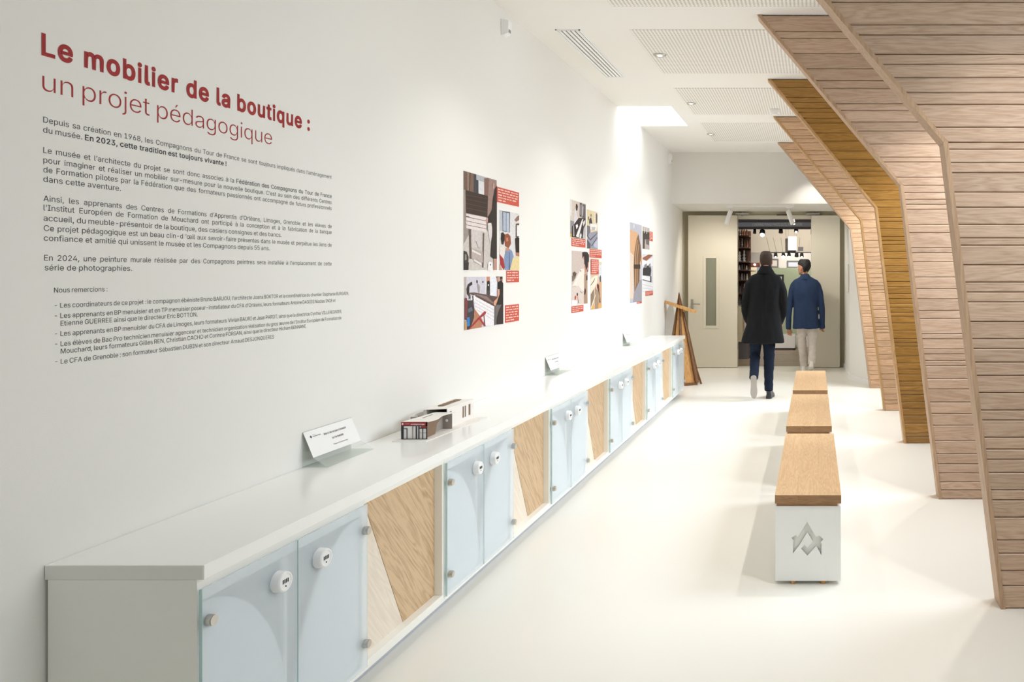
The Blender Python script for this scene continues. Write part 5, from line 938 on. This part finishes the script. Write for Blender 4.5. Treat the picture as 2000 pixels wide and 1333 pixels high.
# upper cladding: sloping joints
t = thing('upper_cladding', (-.6, 17.9, gz(494, 17.9)), 'pale sloping panelled bulkhead above the back lamp track', 'panelling')
YC = 17.9
xs_t = [1440, 1497, 1510, 1525, 1562, 1583, 1600]; xs_b = [1440, 1504, 1517, 1529, 1560, 1578, 1600]
for k in range(len(xs_t)-1):
    if k == 3: pass
    P_ = [(gx(xs_t[k]+.25, YC), gz(464, YC)), (gx(xs_t[k+1]-.25, YC), gz(464, YC)), (gx(xs_b[k+1]-.25, YC), gz(493.5, YC)), (gx(xs_b[k]+.25, YC), gz(493.5, YC))]
    MB().prism(P_, 'Y', YC, YC+.04).build('panel', M['gwall'], t)
MB().box(-3.1, 1.5, YC+.041, YC+.07, gz(493.5, YC), 3.7).build('backing', M['gwall'], t)
t = thing('white_screen', (gx(1548, 17.5), 17.6, gz(490, 17.6)), 'square white board hanging from a black bar under the gallery ceiling', 'screen')
MB().box(gx(1539, 17.7), gx(1556, 17.7), 17.7, 17.72, gz(490, 17.7), gz(462, 17.7)).build('sheet', M['paper'], t)
for _px in (1539.5, 1555.5): MB().box(gx(_px, 17.7), gx(_px, 17.7)+.004, 17.705, 17.709, gz(462, 17.7), 3.6995).build('cord', M['black'], t)
MB().tube([(gx(1538.5, 17.68), 17.68, gz(490.5, 17.68)), (gx(1555, 17.68), 17.68, gz(490.5, 17.68))], .016, 8).build('bar', M['black'], t)
MB().box(gx(1538.3, 17.68), gx(1538.9, 17.68), 17.68, 17.7, gz(490, 17.68), gz(462, 17.68)).build('edge_strip', M['black'], t)
MB().box(gx(1559, 17.88), gx(1569, 17.88), 17.88, 17.8995, gz(490, 17.88), gz(482.5, 17.88)).build('dark_plate', M['beam'], label='small dark grille on the pale cladding beside the white board', cat='grille')
def frame(px0, px1, py0, py1, Y, label, inner, cat='picture', thick=.035, fm='black'):
    t = thing('framed_picture', ((gx(px0, Y)+gx(px1, Y))/2, Y, gz(py1, Y)), label, cat, 'framed pictures in the gallery')
    x0, x1, z0, z1 = gx(px0, Y), gx(px1, Y), gz(py1, Y), gz(py0, Y)
    MB().box(x0, x0+thick, Y-.02, Y, z0, z1).box(x1-thick, x1, Y-.02, Y, z0, z1).box(x0+thick, x1-thick, Y-.02, Y, z0, z0+thick).box(x0+thick, x1-thick, Y-.02, Y, z1-thick, z1).build('frame', M[fm], t)
    MB().box(x0+thick, x1-thick, Y-.008, Y, z0+thick, z1-thick).build('picture', inner, t)
frame(1505, 1520.5, 506, 523, 19.98, 'framed drawing on the back wall beside the head of the man in black', mat('drawing', '#CFC8C0', .6, var=.15, vscale=20), fm='beam')
frame(1537, 1562, 509.5, 524, 19.98, 'wide framed picture on the back wall above the green partition', mat('print_pale', '#C3CAD3', .4), fm='beam')
# green partition with its own frame, white plinth
t = thing('green_partition', (-.45, 16.5, 0), 'sage green display partition standing in the gallery', 'partition')
Y = 16.45
MB().box(gx(1507, Y), gx(1592, Y), Y, Y+.12, gz(655, Y), gz(523.5, Y)).build('panel', M['green'], t)
MB().box(gx(1507, Y), gx(1592, Y), Y+.01, Y+.11, 0.001, gz(655, Y)-.001).build('base', M['white'], t)
frame(1514, 1531, 536.5, 560, Y-.001, 'black framed white sheet on the green partition behind the man in black', M['paper'], thick=.04)
MB().box(gx(1556, Y), gx(1559.5, Y), Y-.012, Y-.001, gz(548, Y), gz(544, Y)).build('small_tag', M['paper'], label='tiny white tag on the green partition beside the dark haired head', cat='tag')
YP = 15.9
t = thing('white_plinth', (gx(1530, YP), YP+.2, 0), 'low white plinth in front of the green partition', 'plinth')
MB().box(gx(1500, YP), gx(1553, YP), YP, YP+.4, .04, .30).build('body', M['white'], t, bevel=.004)
MB().box(gx(1503, YP), gx(1550, YP), YP+.03, YP+.37, .0005, .04).build('kick', M['beam'], t)
# small panels behind the man in black
YS = 15.6
t = thing('gallery_signboard', (gx(1470, YS), YS, gz(536, YS)), 'cream signboard with dark lettering under a red-brown header in the gallery', 'sign')
MB().box(gx(1461.5, YS), gx(1478, YS), YS, YS+.03, gz(560, YS), gz(522.5, YS)).build('board', M['cream'], t)
MB().box(gx(1461.5, YS), gx(1484, YS), YS, YS+.04, gz(522.3, YS), gz(513.5, YS)).build('header', mat('red_brown', '#5A2A20', .6), t)
mb = MB(); text_line(mb, [('MOUV', .02)], (gx(1467, YS), YS-.002, gz(531.3, YS)), (1, 0, 0), (0, 0, 1), .030, .10); mb.build('lettering', M['ink'], t)
MB().box(gx(1478.5, YS+.2), gx(1484, YS+.2), YS+.2, YS+.23, 0.001, gz(514, YS+.2)).build('pale_blue_post', mat('pale_blue', '#A9B6CC', .5), label='pale blue upright behind the cream signboard', cat='post')
MB().ball((gx(1474, 15.58), 15.58, gz(517.2, 15.58)), .02, 10).build('header_lamp', M['gallery_glow'], t)
for _px in (1463, 1477): MB().box(gx(_px, YS), gx(_px, YS)+.03, YS+.0, YS+.03, .0005, gz(560, YS)).build('leg', M['gdark'], t)
# dark shelf with turned work at the left of the opening
YH = 14.2
t = thing('display_shelf', (gx(1450, YH), YH+.2, 0), 'tall dark wooden shelving standing on the cream cabinet in the gallery', 'shelf')
sx0, sx1 = gx(1430, YH), gx(1463, YH)
shz = [gz(p, YH) for p in (594, 573, 547, 527, 511, 483, 460)]
for z in shz: MB().box(sx0, sx1, YH, YH+.4, z-.02, z).build('shelf_board', M['shelfwood'], t)
MB().box(sx0, sx1, YH+.4, YH+.43, gz(597, YH), 2.345).build('back_board', M['shelfwood'], t)
MB().box(sx0-.03, sx0, YH, YH+.43, gz(597, YH), 2.345).build('side_post', M['shelfwood'], t)
t = thing('shelf_cabinet', (gx(1445, YH), YH+.2, 0), 'cream base cabinet with a dark kick under the dark shelving', 'cabinet')
MB().box(sx0, gx(1450.5, YH), YH-.02, YH+.38, gz(668, YH), gz(598.5, YH)).build('body', M['cream'], t)
MB().box(sx0, gx(1462, YH), YH+.02, YH+.38, .0005, gz(668, YH)-.001).build('kick', M['beam'], t)
rng = random.Random(5); turned = [M['shelfwood'], M['beam'], M['alu'], M['walnut'], M['gwall']]
for k, z in enumerate(shz):
    top_ = shz[k+1]-.03 if k+1 < len(shz) else z+.33
    for j in range(4 if k != 4 else 2):
        x = gx(1444.5+j*(4.6 if k != 4 else 9), YH)+rng.uniform(-.005, .005); h = (top_-z)*rng.uniform(.6, .92); r = .016 if k != 4 else .034
        prof = [(0, 1.1), (.06, 1.1), (.10, .45), (.3, .8+rng.random()*.5), (.42, .4), (.55, .9), (.7, .35), (.85, .55), (1, .08)]
        n = 10; mb = MB()
        mb.loft([[(x+r*b*math.cos(2*PI*q/n), YH+.05+rng.random()*0+r*b*math.sin(2*PI*q/n), z+.0005+h*a) for q in range(n)] for a, b in prof])
        mb.build('turned_piece', rng.choice(turned), label='slim turned display piece, '+['first', 'second', 'third', 'fourth'][j]+' from the doorway edge on the '+['lowest', 'second', 'third', 'fourth', 'fifth', 'sixth', 'topmost'][k]+' gallery shelf', cat='ornament', group='turned display pieces on the gallery shelves')
# ---------------------------------------------------------------- people
def remesh(mb, name, mats, parent, vox, smooth=4, sub=False, disp=None, paint=None, **kw):
    o = mb.build(name, mats, parent, **kw)
    r = o.modifiers.new('r', 'REMESH'); r.mode = 'VOXEL'; r.voxel_size = vox; r.use_smooth_shade = True
    s_ = o.modifiers.new('s', 'SMOOTH'); s_.iterations = smooth; s_.factor = .5
    bake(o)
    if disp:
        for v in o.data.vertices:
            d = disp(v.co, v.normal)
            v.co = v.co+v.normal*d
    o.data.polygons.foreach_set('use_smooth', [True]*len(o.data.polygons))
    return o
def ring(cx, cy, z, rx, ry, n=28, e=2.3, rot=0):
    out = []
    for k in range(n):
        t_ = 2*PI*k/n; c_, s_ = math.cos(t_), math.sin(t_)
        x = rx*math.copysign(abs(c_)**(2/e), c_); y = ry*math.copysign(abs(s_)**(2/e), s_)
        out.append((cx+x*math.cos(rot)-y*math.sin(rot), cy+x*math.sin(rot)+y*math.cos(rot), z))
    return out
def add_head(mb, hair, eyes, chin, top, cx, cy, yaw, w=.075, thick=1.0):
    """head facing +Y turned by yaw; rings from the chin to the crown"""
    Hh = top-chin; rot = Matrix.Rotation(yaw, 4, 'Z'); c0 = Vector((cx, cy, 0))
    def tf(p): v = rot @ Vector((p[0], p[1], 0)); return (c0.x+v.x, c0.y+v.y, p[2])
    prof = [(0, .35, .042, .30), (.06, .55, .030, .52), (.15, .74, .018, .74), (.28, .86, .008, .90), (.42, .95, .002, 1.0), (.55, .99, -.004, 1.10), (.70, 1.0, -.008, 1.18), (.82, .92, -.010, 1.10), (.91, .74, -.010, .90), (.97, .48, -.008, .58), (1, .18, -.006, .22)]
    mb.loft([[tf(p) for p in ring(0, oy+.004, chin+a*Hh, w*b, w*1.12*d, 24, 2.1)] for a, b, oy, d in prof])
    R3 = rot.to_3x3()
    def bl(c, r, m=mb): m.ball(Vector(tf(c)), r, 12, 0, R3)
    bl((0, .093, chin+.36*Hh), (.013, .017, .022)); bl((0, .090, chin+.45*Hh), (.009, .010, .022))
    bl((0, .078, chin+.53*Hh), (.045, .014, .010)); bl((0, .080, chin+.20*Hh), (.022, .010, .006)); bl((0, .068, chin+.06*Hh), (.022, .018, .016))
    for sx in (-1, 1): bl((sx*(w+.004), -.005, chin+.42*Hh), (.008, .017, .030)); eyes.ball(Vector(tf((sx*.031, .0815, chin+.475*Hh))), .011, 10)
    # hair: one shell over the crown, the sides above the ears and the nape
    def at(a):
        for p, q in zip(prof, prof[1:]):
            if p[0] <= a <= q[0]:
                u = (a-p[0])/(q[0]-p[0]); return [p[k]+(q[k]-p[k])*u for k in range(4)]
        return list(prof[-1])
    hr = []
    for a, yf, t_ in ((.16, -.030, .001), (.28, -.022, .003), (.42, -.012, .005), (.52, -.004, .006), (.60, .020, .007), (.66, .070, .007), (.72, None, .006), (.80, None, .008), (.88, None, .010), (.94, None, .012), (.985, None, .014)):
        _, b, oy, d = at(a); rx, ry = w*b+t_*thick, w*1.12*d
        back = oy-ry-t_*thick; front = (oy+ry+t_*thick*.8) if yf is None else yf
        hr.append([tf(p) for p in ring(0, (front+back)/2, chin+a*Hh+(.010*thick if a > .9 else 0), rx, (front-back)/2, 28, 2.15)])
    _, b, oy, d = at(.985); hr.append([tf(p) for p in ring(0, oy, top+.007*thick, w*b*.5, w*1.12*d*.5, 28, 2.1)])
    hair.loft(hr)
def add_hand(mb, wrist, direction, side, curl=.35, s=1.0):
    """palm and five fingers; direction points from the wrist to the knuckles, side is the thumb side"""
    d = Vector(direction).normalized(); u = Vector(side); u = (u-d*u.dot(d)).normalized(); n = d.cross(u).normalized(); w = Vector(wrist)
    mb.tube([w-d*.03, w, w+d*.03*s, w+d*.075*s], [(.024*s, .019*s), (.025*s, .018*s), (.034*s, .015*s), (.038*s, .013*s)], 12)
    for k, (o, L1) in enumerate(((.030, .068), (.010, .076), (-.010, .070), (-.029, .055))):
        p = w+d*.072*s+u*o*s; pts = [p-d*.02]; a = 0; q = p; pts.append(p)
        for seg in (.45, .32, .23):
            a += curl*1.1; dd = d*math.cos(a)+n*math.sin(a); q = q+dd*L1*s*seg; pts.append(q)
        mb.tube(pts, [.0085*s]*3+[.0078*s, .0062*s], 8)
    p = w+d*.018*s+u*.022*s
    pts = [p, p+u*.022*s+d*.022*s, p+u*.030*s+d*.045*s+n*.008*s, p+u*.027*s+d*.066*s+n*.018*s]
    mb.tube(pts, [.013*s, .011*s, .0095*s, .0075*s], 8)
def shoe(parent, heel, toe_dir, up, L, mats, name='shoe'):
    d = Vector(toe_dir).normalized(); u = Vector(up); u = (u-d*u.dot(d)).normalized(); r = d.cross(u); h = Vector(heel)
    def P(x, y, z): return h+r*x+d*y+u*z
    out = [(-.030, .0), (-.036, .03), (-.032, .10), (-.040, .18), (-.041, .23), (-.026, .275), (0, .29), (.024, .275), (.038, .23), (.040, .18), (.030, .10), (.034, .03), (.028, .0), (0, -.010)]
    k = L/.29
    out = [((a[0]*w_+b[0]*(1-w_)), (a[1]*w_+b[1]*(1-w_))) for a, b in zip(out, out[1:]+out[:1]) for w_ in (.75, .25)]
    up_ = MB()
    def rg(z, s, top=0): return [P(x*s, .13*k+(y*k-.13*k)*s if not top else y*k, z) for x, y in out]
    upper = [[P(x, y*k, .016) for x, y in out], [P(x*1.0, y*k, .03) for x, y in out], [P(x*.93, (.005+y*.93)*k, .048-max(0, y-.18)*.12) for x, y in out], [P(x*.8, (.008+y*.66)*k, .070) for x, y in out], [P(x*.78, (.008+y*.40)*k, .092) for x, y in out]]
    up_.loft(upper); o = up_.build(name, mats[0], parent)
    so = MB(); so.loft([[P(x*1.04, y*k, 0) for x, y in out], [P(x*1.06, y*k, .016) for x, y in out]], smooth=False)
    so.build('sole', mats[1], o); return o
def folds(amp, sx=9, sy=9, sz=3, off=0, seam=None):
    def f_(c, n): return (-.004*math.exp(-((c.x-seam)/.006)**2) if seam is not None and n.y < -.5 else 0)+amp*(mnoise.noise(Vector((c.x*sx+off, c.y*sy, c.z*sz)))+.5*mnoise.noise(Vector((c.x*sx*2.3, c.y*sy*2.3+off, c.z*sz*2.6))))
    return f_
# --- man in the black coat
PX, PY = -.60, 9.77
def W_(x, y, z): return (PX+x, PY+y, z)
t = thing('person', (PX, PY, 0), 'person with short brown hair walking away in a long black coat and navy trousers', 'person', 'two people walking toward the doors')
body = MB(); hair = MB(); eyes = MB()
add_head(body, hair, eyes, 1.60, 1.826, PX, PY+.02, math.radians(4), .074)
def BR(z, rx, ry, cx=-.005, cy=0): return ring(PX+cx, PY+cy, z, rx, ry)
body.loft([BR(1.66, .050, .052, 0, .005), BR(1.60, .054, .056, 0, 0), BR(1.555, .066, .062, 0, -.005), BR(1.52, .11, .070), BR(1.47, .160, .085), BR(1.38, .165, .10), BR(1.2, .15, .10, -.01), BR(1.05, .155, .10, -.02), BR(.95, .165, .11, -.03), BR(.86, .15, .10, -.03)])
ARM_L = [W_(-.165, 0, 1.45), W_(-.215, .0, 1.36), W_(-.264, -.014, 1.20), W_(-.267, .010, 1.08), W_(-.238, .055, .985)]; ARM_R = [W_(.145, 0, 1.45), W_(.192, .0, 1.36), W_(.223, -.018, 1.19), W_(.219, .010, 1.07), W_(.178, .065, .965)]
for a, sgn in ((ARM_L, 1), (ARM_R, -1)):
    body.tube(a, [.045, .038, .029, .027, .025], 12); add_hand(body, a[-1], (.10*sgn, .06, -1), (0, 1, 0), .35)
LEG_R = [W_(.045, 0, .90), W_(.040, .015, .50), W_(.036, 0, .09)]; LEG_L = [W_(-.125, 0, .90), W_(-.135, .05, .55), W_(-.133, -.235, .29)]
for a in (LEG_R, LEG_L): body.tube(a, [.08, .055, .036], 14)
body.tube([W_(.036, -.02, .08), W_(.036, .17, .035)], [.035, .03], 10); body.tube([W_(-.133, -.24, .28), W_(-.133, -.17, .07)], [.035, .03], 10)
b_ = remesh(body, 'body', M['skin'], t, .006, 3)
remesh(hair, 'hair', M['hair_brown'], b_, .006, 3, disp=folds(.002, 60, 60, 30))
eyes.build('eyes', M['eye'], b_)
coat = MB(); n = 36
def CR(z, x0, x1, ry, cy=0, e=2.5): return ring(PX+(x0+x1)/2, PY+cy, z, (x1-x0)/2, ry, n, e)
coat.loft([CR(1.595, -.070, .066, .070), CR(1.575, -.085, .082, .080), CR(1.55, -.125, .118, .088), CR(1.525, -.185, .172, .098), CR(1.49, -.215, .198, .108), CR(1.44, -.215, .200, .120), CR(1.35, -.200, .182, .135), CR(1.22, -.206, .180, .134), CR(1.08, -.226, .188, .14, -.005), CR(.95, -.240, .190, .155, -.01), CR(.82, -.275, .208, .17, -.015), CR(.715, -.300, .225, .18, -.02), CR(.690, -.303, .226, .18, -.02)])
coat.tube([W_(-.150, 0, 1.470), W_(-.200, 0, 1.425), W_(-.232, 0, 1.33), W_(-.262, -.015, 1.20), W_(-.266, .01, 1.08), W_(-.245, .05, .985), W_(-.225, .08, .93), W_(-.205, .095, .88)], [(.050, .062), (.056, .068), (.050, .064), (.048, .058), (.044, .052), (.041, .050), (.040, .050), (.036, .045)], 16)
coat.tube([W_(.130, 0, 1.470), W_(.178, 0, 1.425), W_(.208, 0, 1.33), W_(.222, -.02, 1.20), W_(.218, .01, 1.07), W_(.185, .06, .975), W_(.160, .09, .92), W_(.140, .10, .87)], [(.050, .062), (.056, .068), (.050, .064), (.048, .058), (.044, .052), (.041, .050), (.040, .050), (.036, .045)], 16)
co = remesh(coat, 'coat', M['coat'], t, .011, 5, disp=folds(.009, 9, 6, 2.2, 3, seam=.0))
col = MB(); col.loft([ring(PX-.002, PY-.004, 1.553, .112, .096, 28), ring(PX-.002, PY-.004, 1.575, .104, .092, 28), ring(PX-.002, PY-.002, 1.61, .080, .080, 28), ring(PX-.002, PY+.0, 1.648, .064, .068, 28), ring(PX-.002, PY+.0, 1.648, .057, .059, 28), ring(PX-.002, PY, 1.60, .066, .066, 28)], cap=False)
co_c = col.build('collar', M['coat'], co)
tr = MB()
tr.loft([ring(PX-.04, PY, .98, .16, .11), ring(PX-.045, PY, .86, .165, .115), ring(PX-.045, PY, .80, .16, .11)])
tr.tube([W_(-.127, 0, .90), W_(-.130, .01, .70), W_(-.136, .05, .555), W_(-.136, -.06, .44), W_(-.134, -.245, .275)], [.092, .078, .068, .062, .054], 16)
tr.tube([W_(.045, 0, .90), W_(.040, .01, .70), W_(.036, .018, .50), W_(.034, .005, .28), W_(.036, -.005, .085)], [.092, .080, .068, .060, .054], 16)
remesh(tr, 'trousers', M['navy'], t, .010, 4, disp=folds(.007, 8, 8, 14, 9))
shoe(t, W_(.036, -.075, .001), (.12, 1, 0), (0, 0, 1), .29, (M['leather'], M['leather']))
hd = Vector((.0, .08, -.285)); shoe(t, W_(-.133, -.285, .305), hd, (0, 1, .2), .295, (M['leather'], M['solegrey']))
# --- man in the blue blazer
PX2, PY2 = -.152, 12.25
def V_(x, y, z): return (PX2+x, PY2+y, z)
t = thing('person', (PX2, PY2, 0), 'person with black hair walking away in a blue blazer and beige trousers', 'person', 'two people walking toward the doors')
body = MB(); hair = MB(); eyes = MB()
add_head(body, hair, eyes, 1.535, 1.763, PX2-.01, PY2+.0, math.radians(56), .076, 1.8)
def BR2(z, rx, ry, cx=.02, cy=0): return ring(PX2+cx, PY2+cy, z, rx, ry)
body.loft([BR2(1.60, .048, .052, 0), BR2(1.53, .054, .056, .008), BR2(1.49, .066, .062, .012), BR2(1.46, .10, .070), BR2(1.41, .155, .085), BR2(1.30, .16, .10), BR2(1.14, .145, .10, .02), BR2(1.0, .15, .10, .02), BR2(.92, .16, .11, .025), BR2(.84, .145, .10, .03)])
ARM_L = [V_(-.135, 0, 1.38), V_(-.185, .0, 1.29), V_(-.235, -.01, 1.08), V_(-.245, -.02, .70)]; ARM_R = [V_(.170, 0, 1.38), V_(.225, .0, 1.29), V_(.27, -.01, 1.06), V_(.285, .03, .73)]
for a in (ARM_L, ARM_R): body.tube(a, [.042, .040, .034, .025], 12)
add_hand(body, ARM_L[-1], (.06, .03, -1), (.75, .6, 0), .45, 1.0); add_hand(body, ARM_R[-1], (-.25, .25, -1), (-.5, .8, 0), .75, .95)
L2 = [V_(-.045, 0, .88), V_(-.04, .08, .48), V_(-.015, .14, .09)]; R2_ = [V_(.11, 0, .88), V_(.13, .04, .50), V_(.115, -.09, .16)]
for a in (L2, R2_): body.tube(a, [.078, .052, .035], 14)
b_ = remesh(body, 'body', M['skin2'], t, .006, 3)
remesh(hair, 'hair', M['hair_black'], b_, .006, 3, disp=folds(.004, 45, 45, 25))
eyes.build('eyes', M['eye'], b_)
bl = MB()
def CB(z, x0, x1, ry, cy=0, e=2.5): return ring(PX2+(x0+x1)/2, PY2+cy, z, (x1-x0)/2, ry, n, e)
bl.loft([CB(1.515, -.050, .080, .066), CB(1.495, -.075, .110, .076), CB(1.470, -.120, .158, .086), CB(1.445, -.170, .208, .098), CB(1.41, -.195, .235, .110), CB(1.35, -.195, .238, .122), CB(1.25, -.178, .222, .13), CB(1.12, -.165, .205, .125), CB(1.0, -.165, .208, .13), CB(.88, -.172, .218, .138), CB(.76, -.178, .226, .145), CB(.695, -.178, .228, .147)])
bl.tube([V_(-.120, 0, 1.405), V_(-.165, 0, 1.37), V_(-.196, 0, 1.28), V_(-.225, -.01, 1.12), V_(-.242, -.02, .90), V_(-.250, -.02, .680)], [(.048, .060), (.054, .066), (.050, .062), (.048, .056), (.045, .051), (.042, .046)], 16)
bl.tube([V_(.160, 0, 1.405), V_(.206, 0, 1.37), V_(.238, 0, 1.28), V_(.264, -.01, 1.12), V_(.281, .0, .90), V_(.285, .02, .690)], [(.048, .060), (.054, .066), (.050, .062), (.048, .056), (.045, .051), (.042, .046)], 16)
co = remesh(bl, 'blazer', M['blazer'], t, .010, 4, disp=folds(.008, 10, 8, 4, 5, seam=.022))
col = MB(); col.loft([ring(PX2+.016, PY2-.004, 1.462, .112, .094, 28), ring(PX2+.016, PY2-.004, 1.478, .105, .092, 28), ring(PX2+.012, PY2-.002, 1.51, .078, .078, 28), ring(PX2+.010, PY2+.0, 1.545, .061, .064, 28), ring(PX2+.010, PY2, 1.545, .055, .058, 28), ring(PX2+.012, PY2, 1.51, .062, .062, 28)], cap=False)
col.build('collar', M['blazer'], co)
tr = MB()
tr.loft([ring(PX2+.03, PY2, .95, .155, .105), ring(PX2+.032, PY2, .84, .165, .112), ring(PX2+.032, PY2, .76, .160, .108)])
tr.tube([V_(-.050, 0, .85), V_(-.048, .04, .66), V_(-.042, .08, .48), V_(-.025, .11, .28), V_(-.012, .13, .08)], [.092, .082, .070, .062, .056], 16)
tr.tube([V_(.112, 0, .85), V_(.125, .02, .66), V_(.132, .04, .50), V_(.125, -.02, .33), V_(.112, -.085, .14)], [.092, .082, .072, .064, .058], 16)
remesh(tr, 'trousers', M['chino'], t, .010, 3, disp=folds(.009, 8, 8, 16, 2))
WS = mat('white_trainer', '#E9E6E1', .5)
shoe(t, V_(-.012, .06, .001), (-.1, 1, 0), (0, 0, 1), .28, (WS, WS)); shoe(t, V_(.112, -.165, .11), (-.05, 1, -.34), (0, .3, 1), .28, (WS, WS))
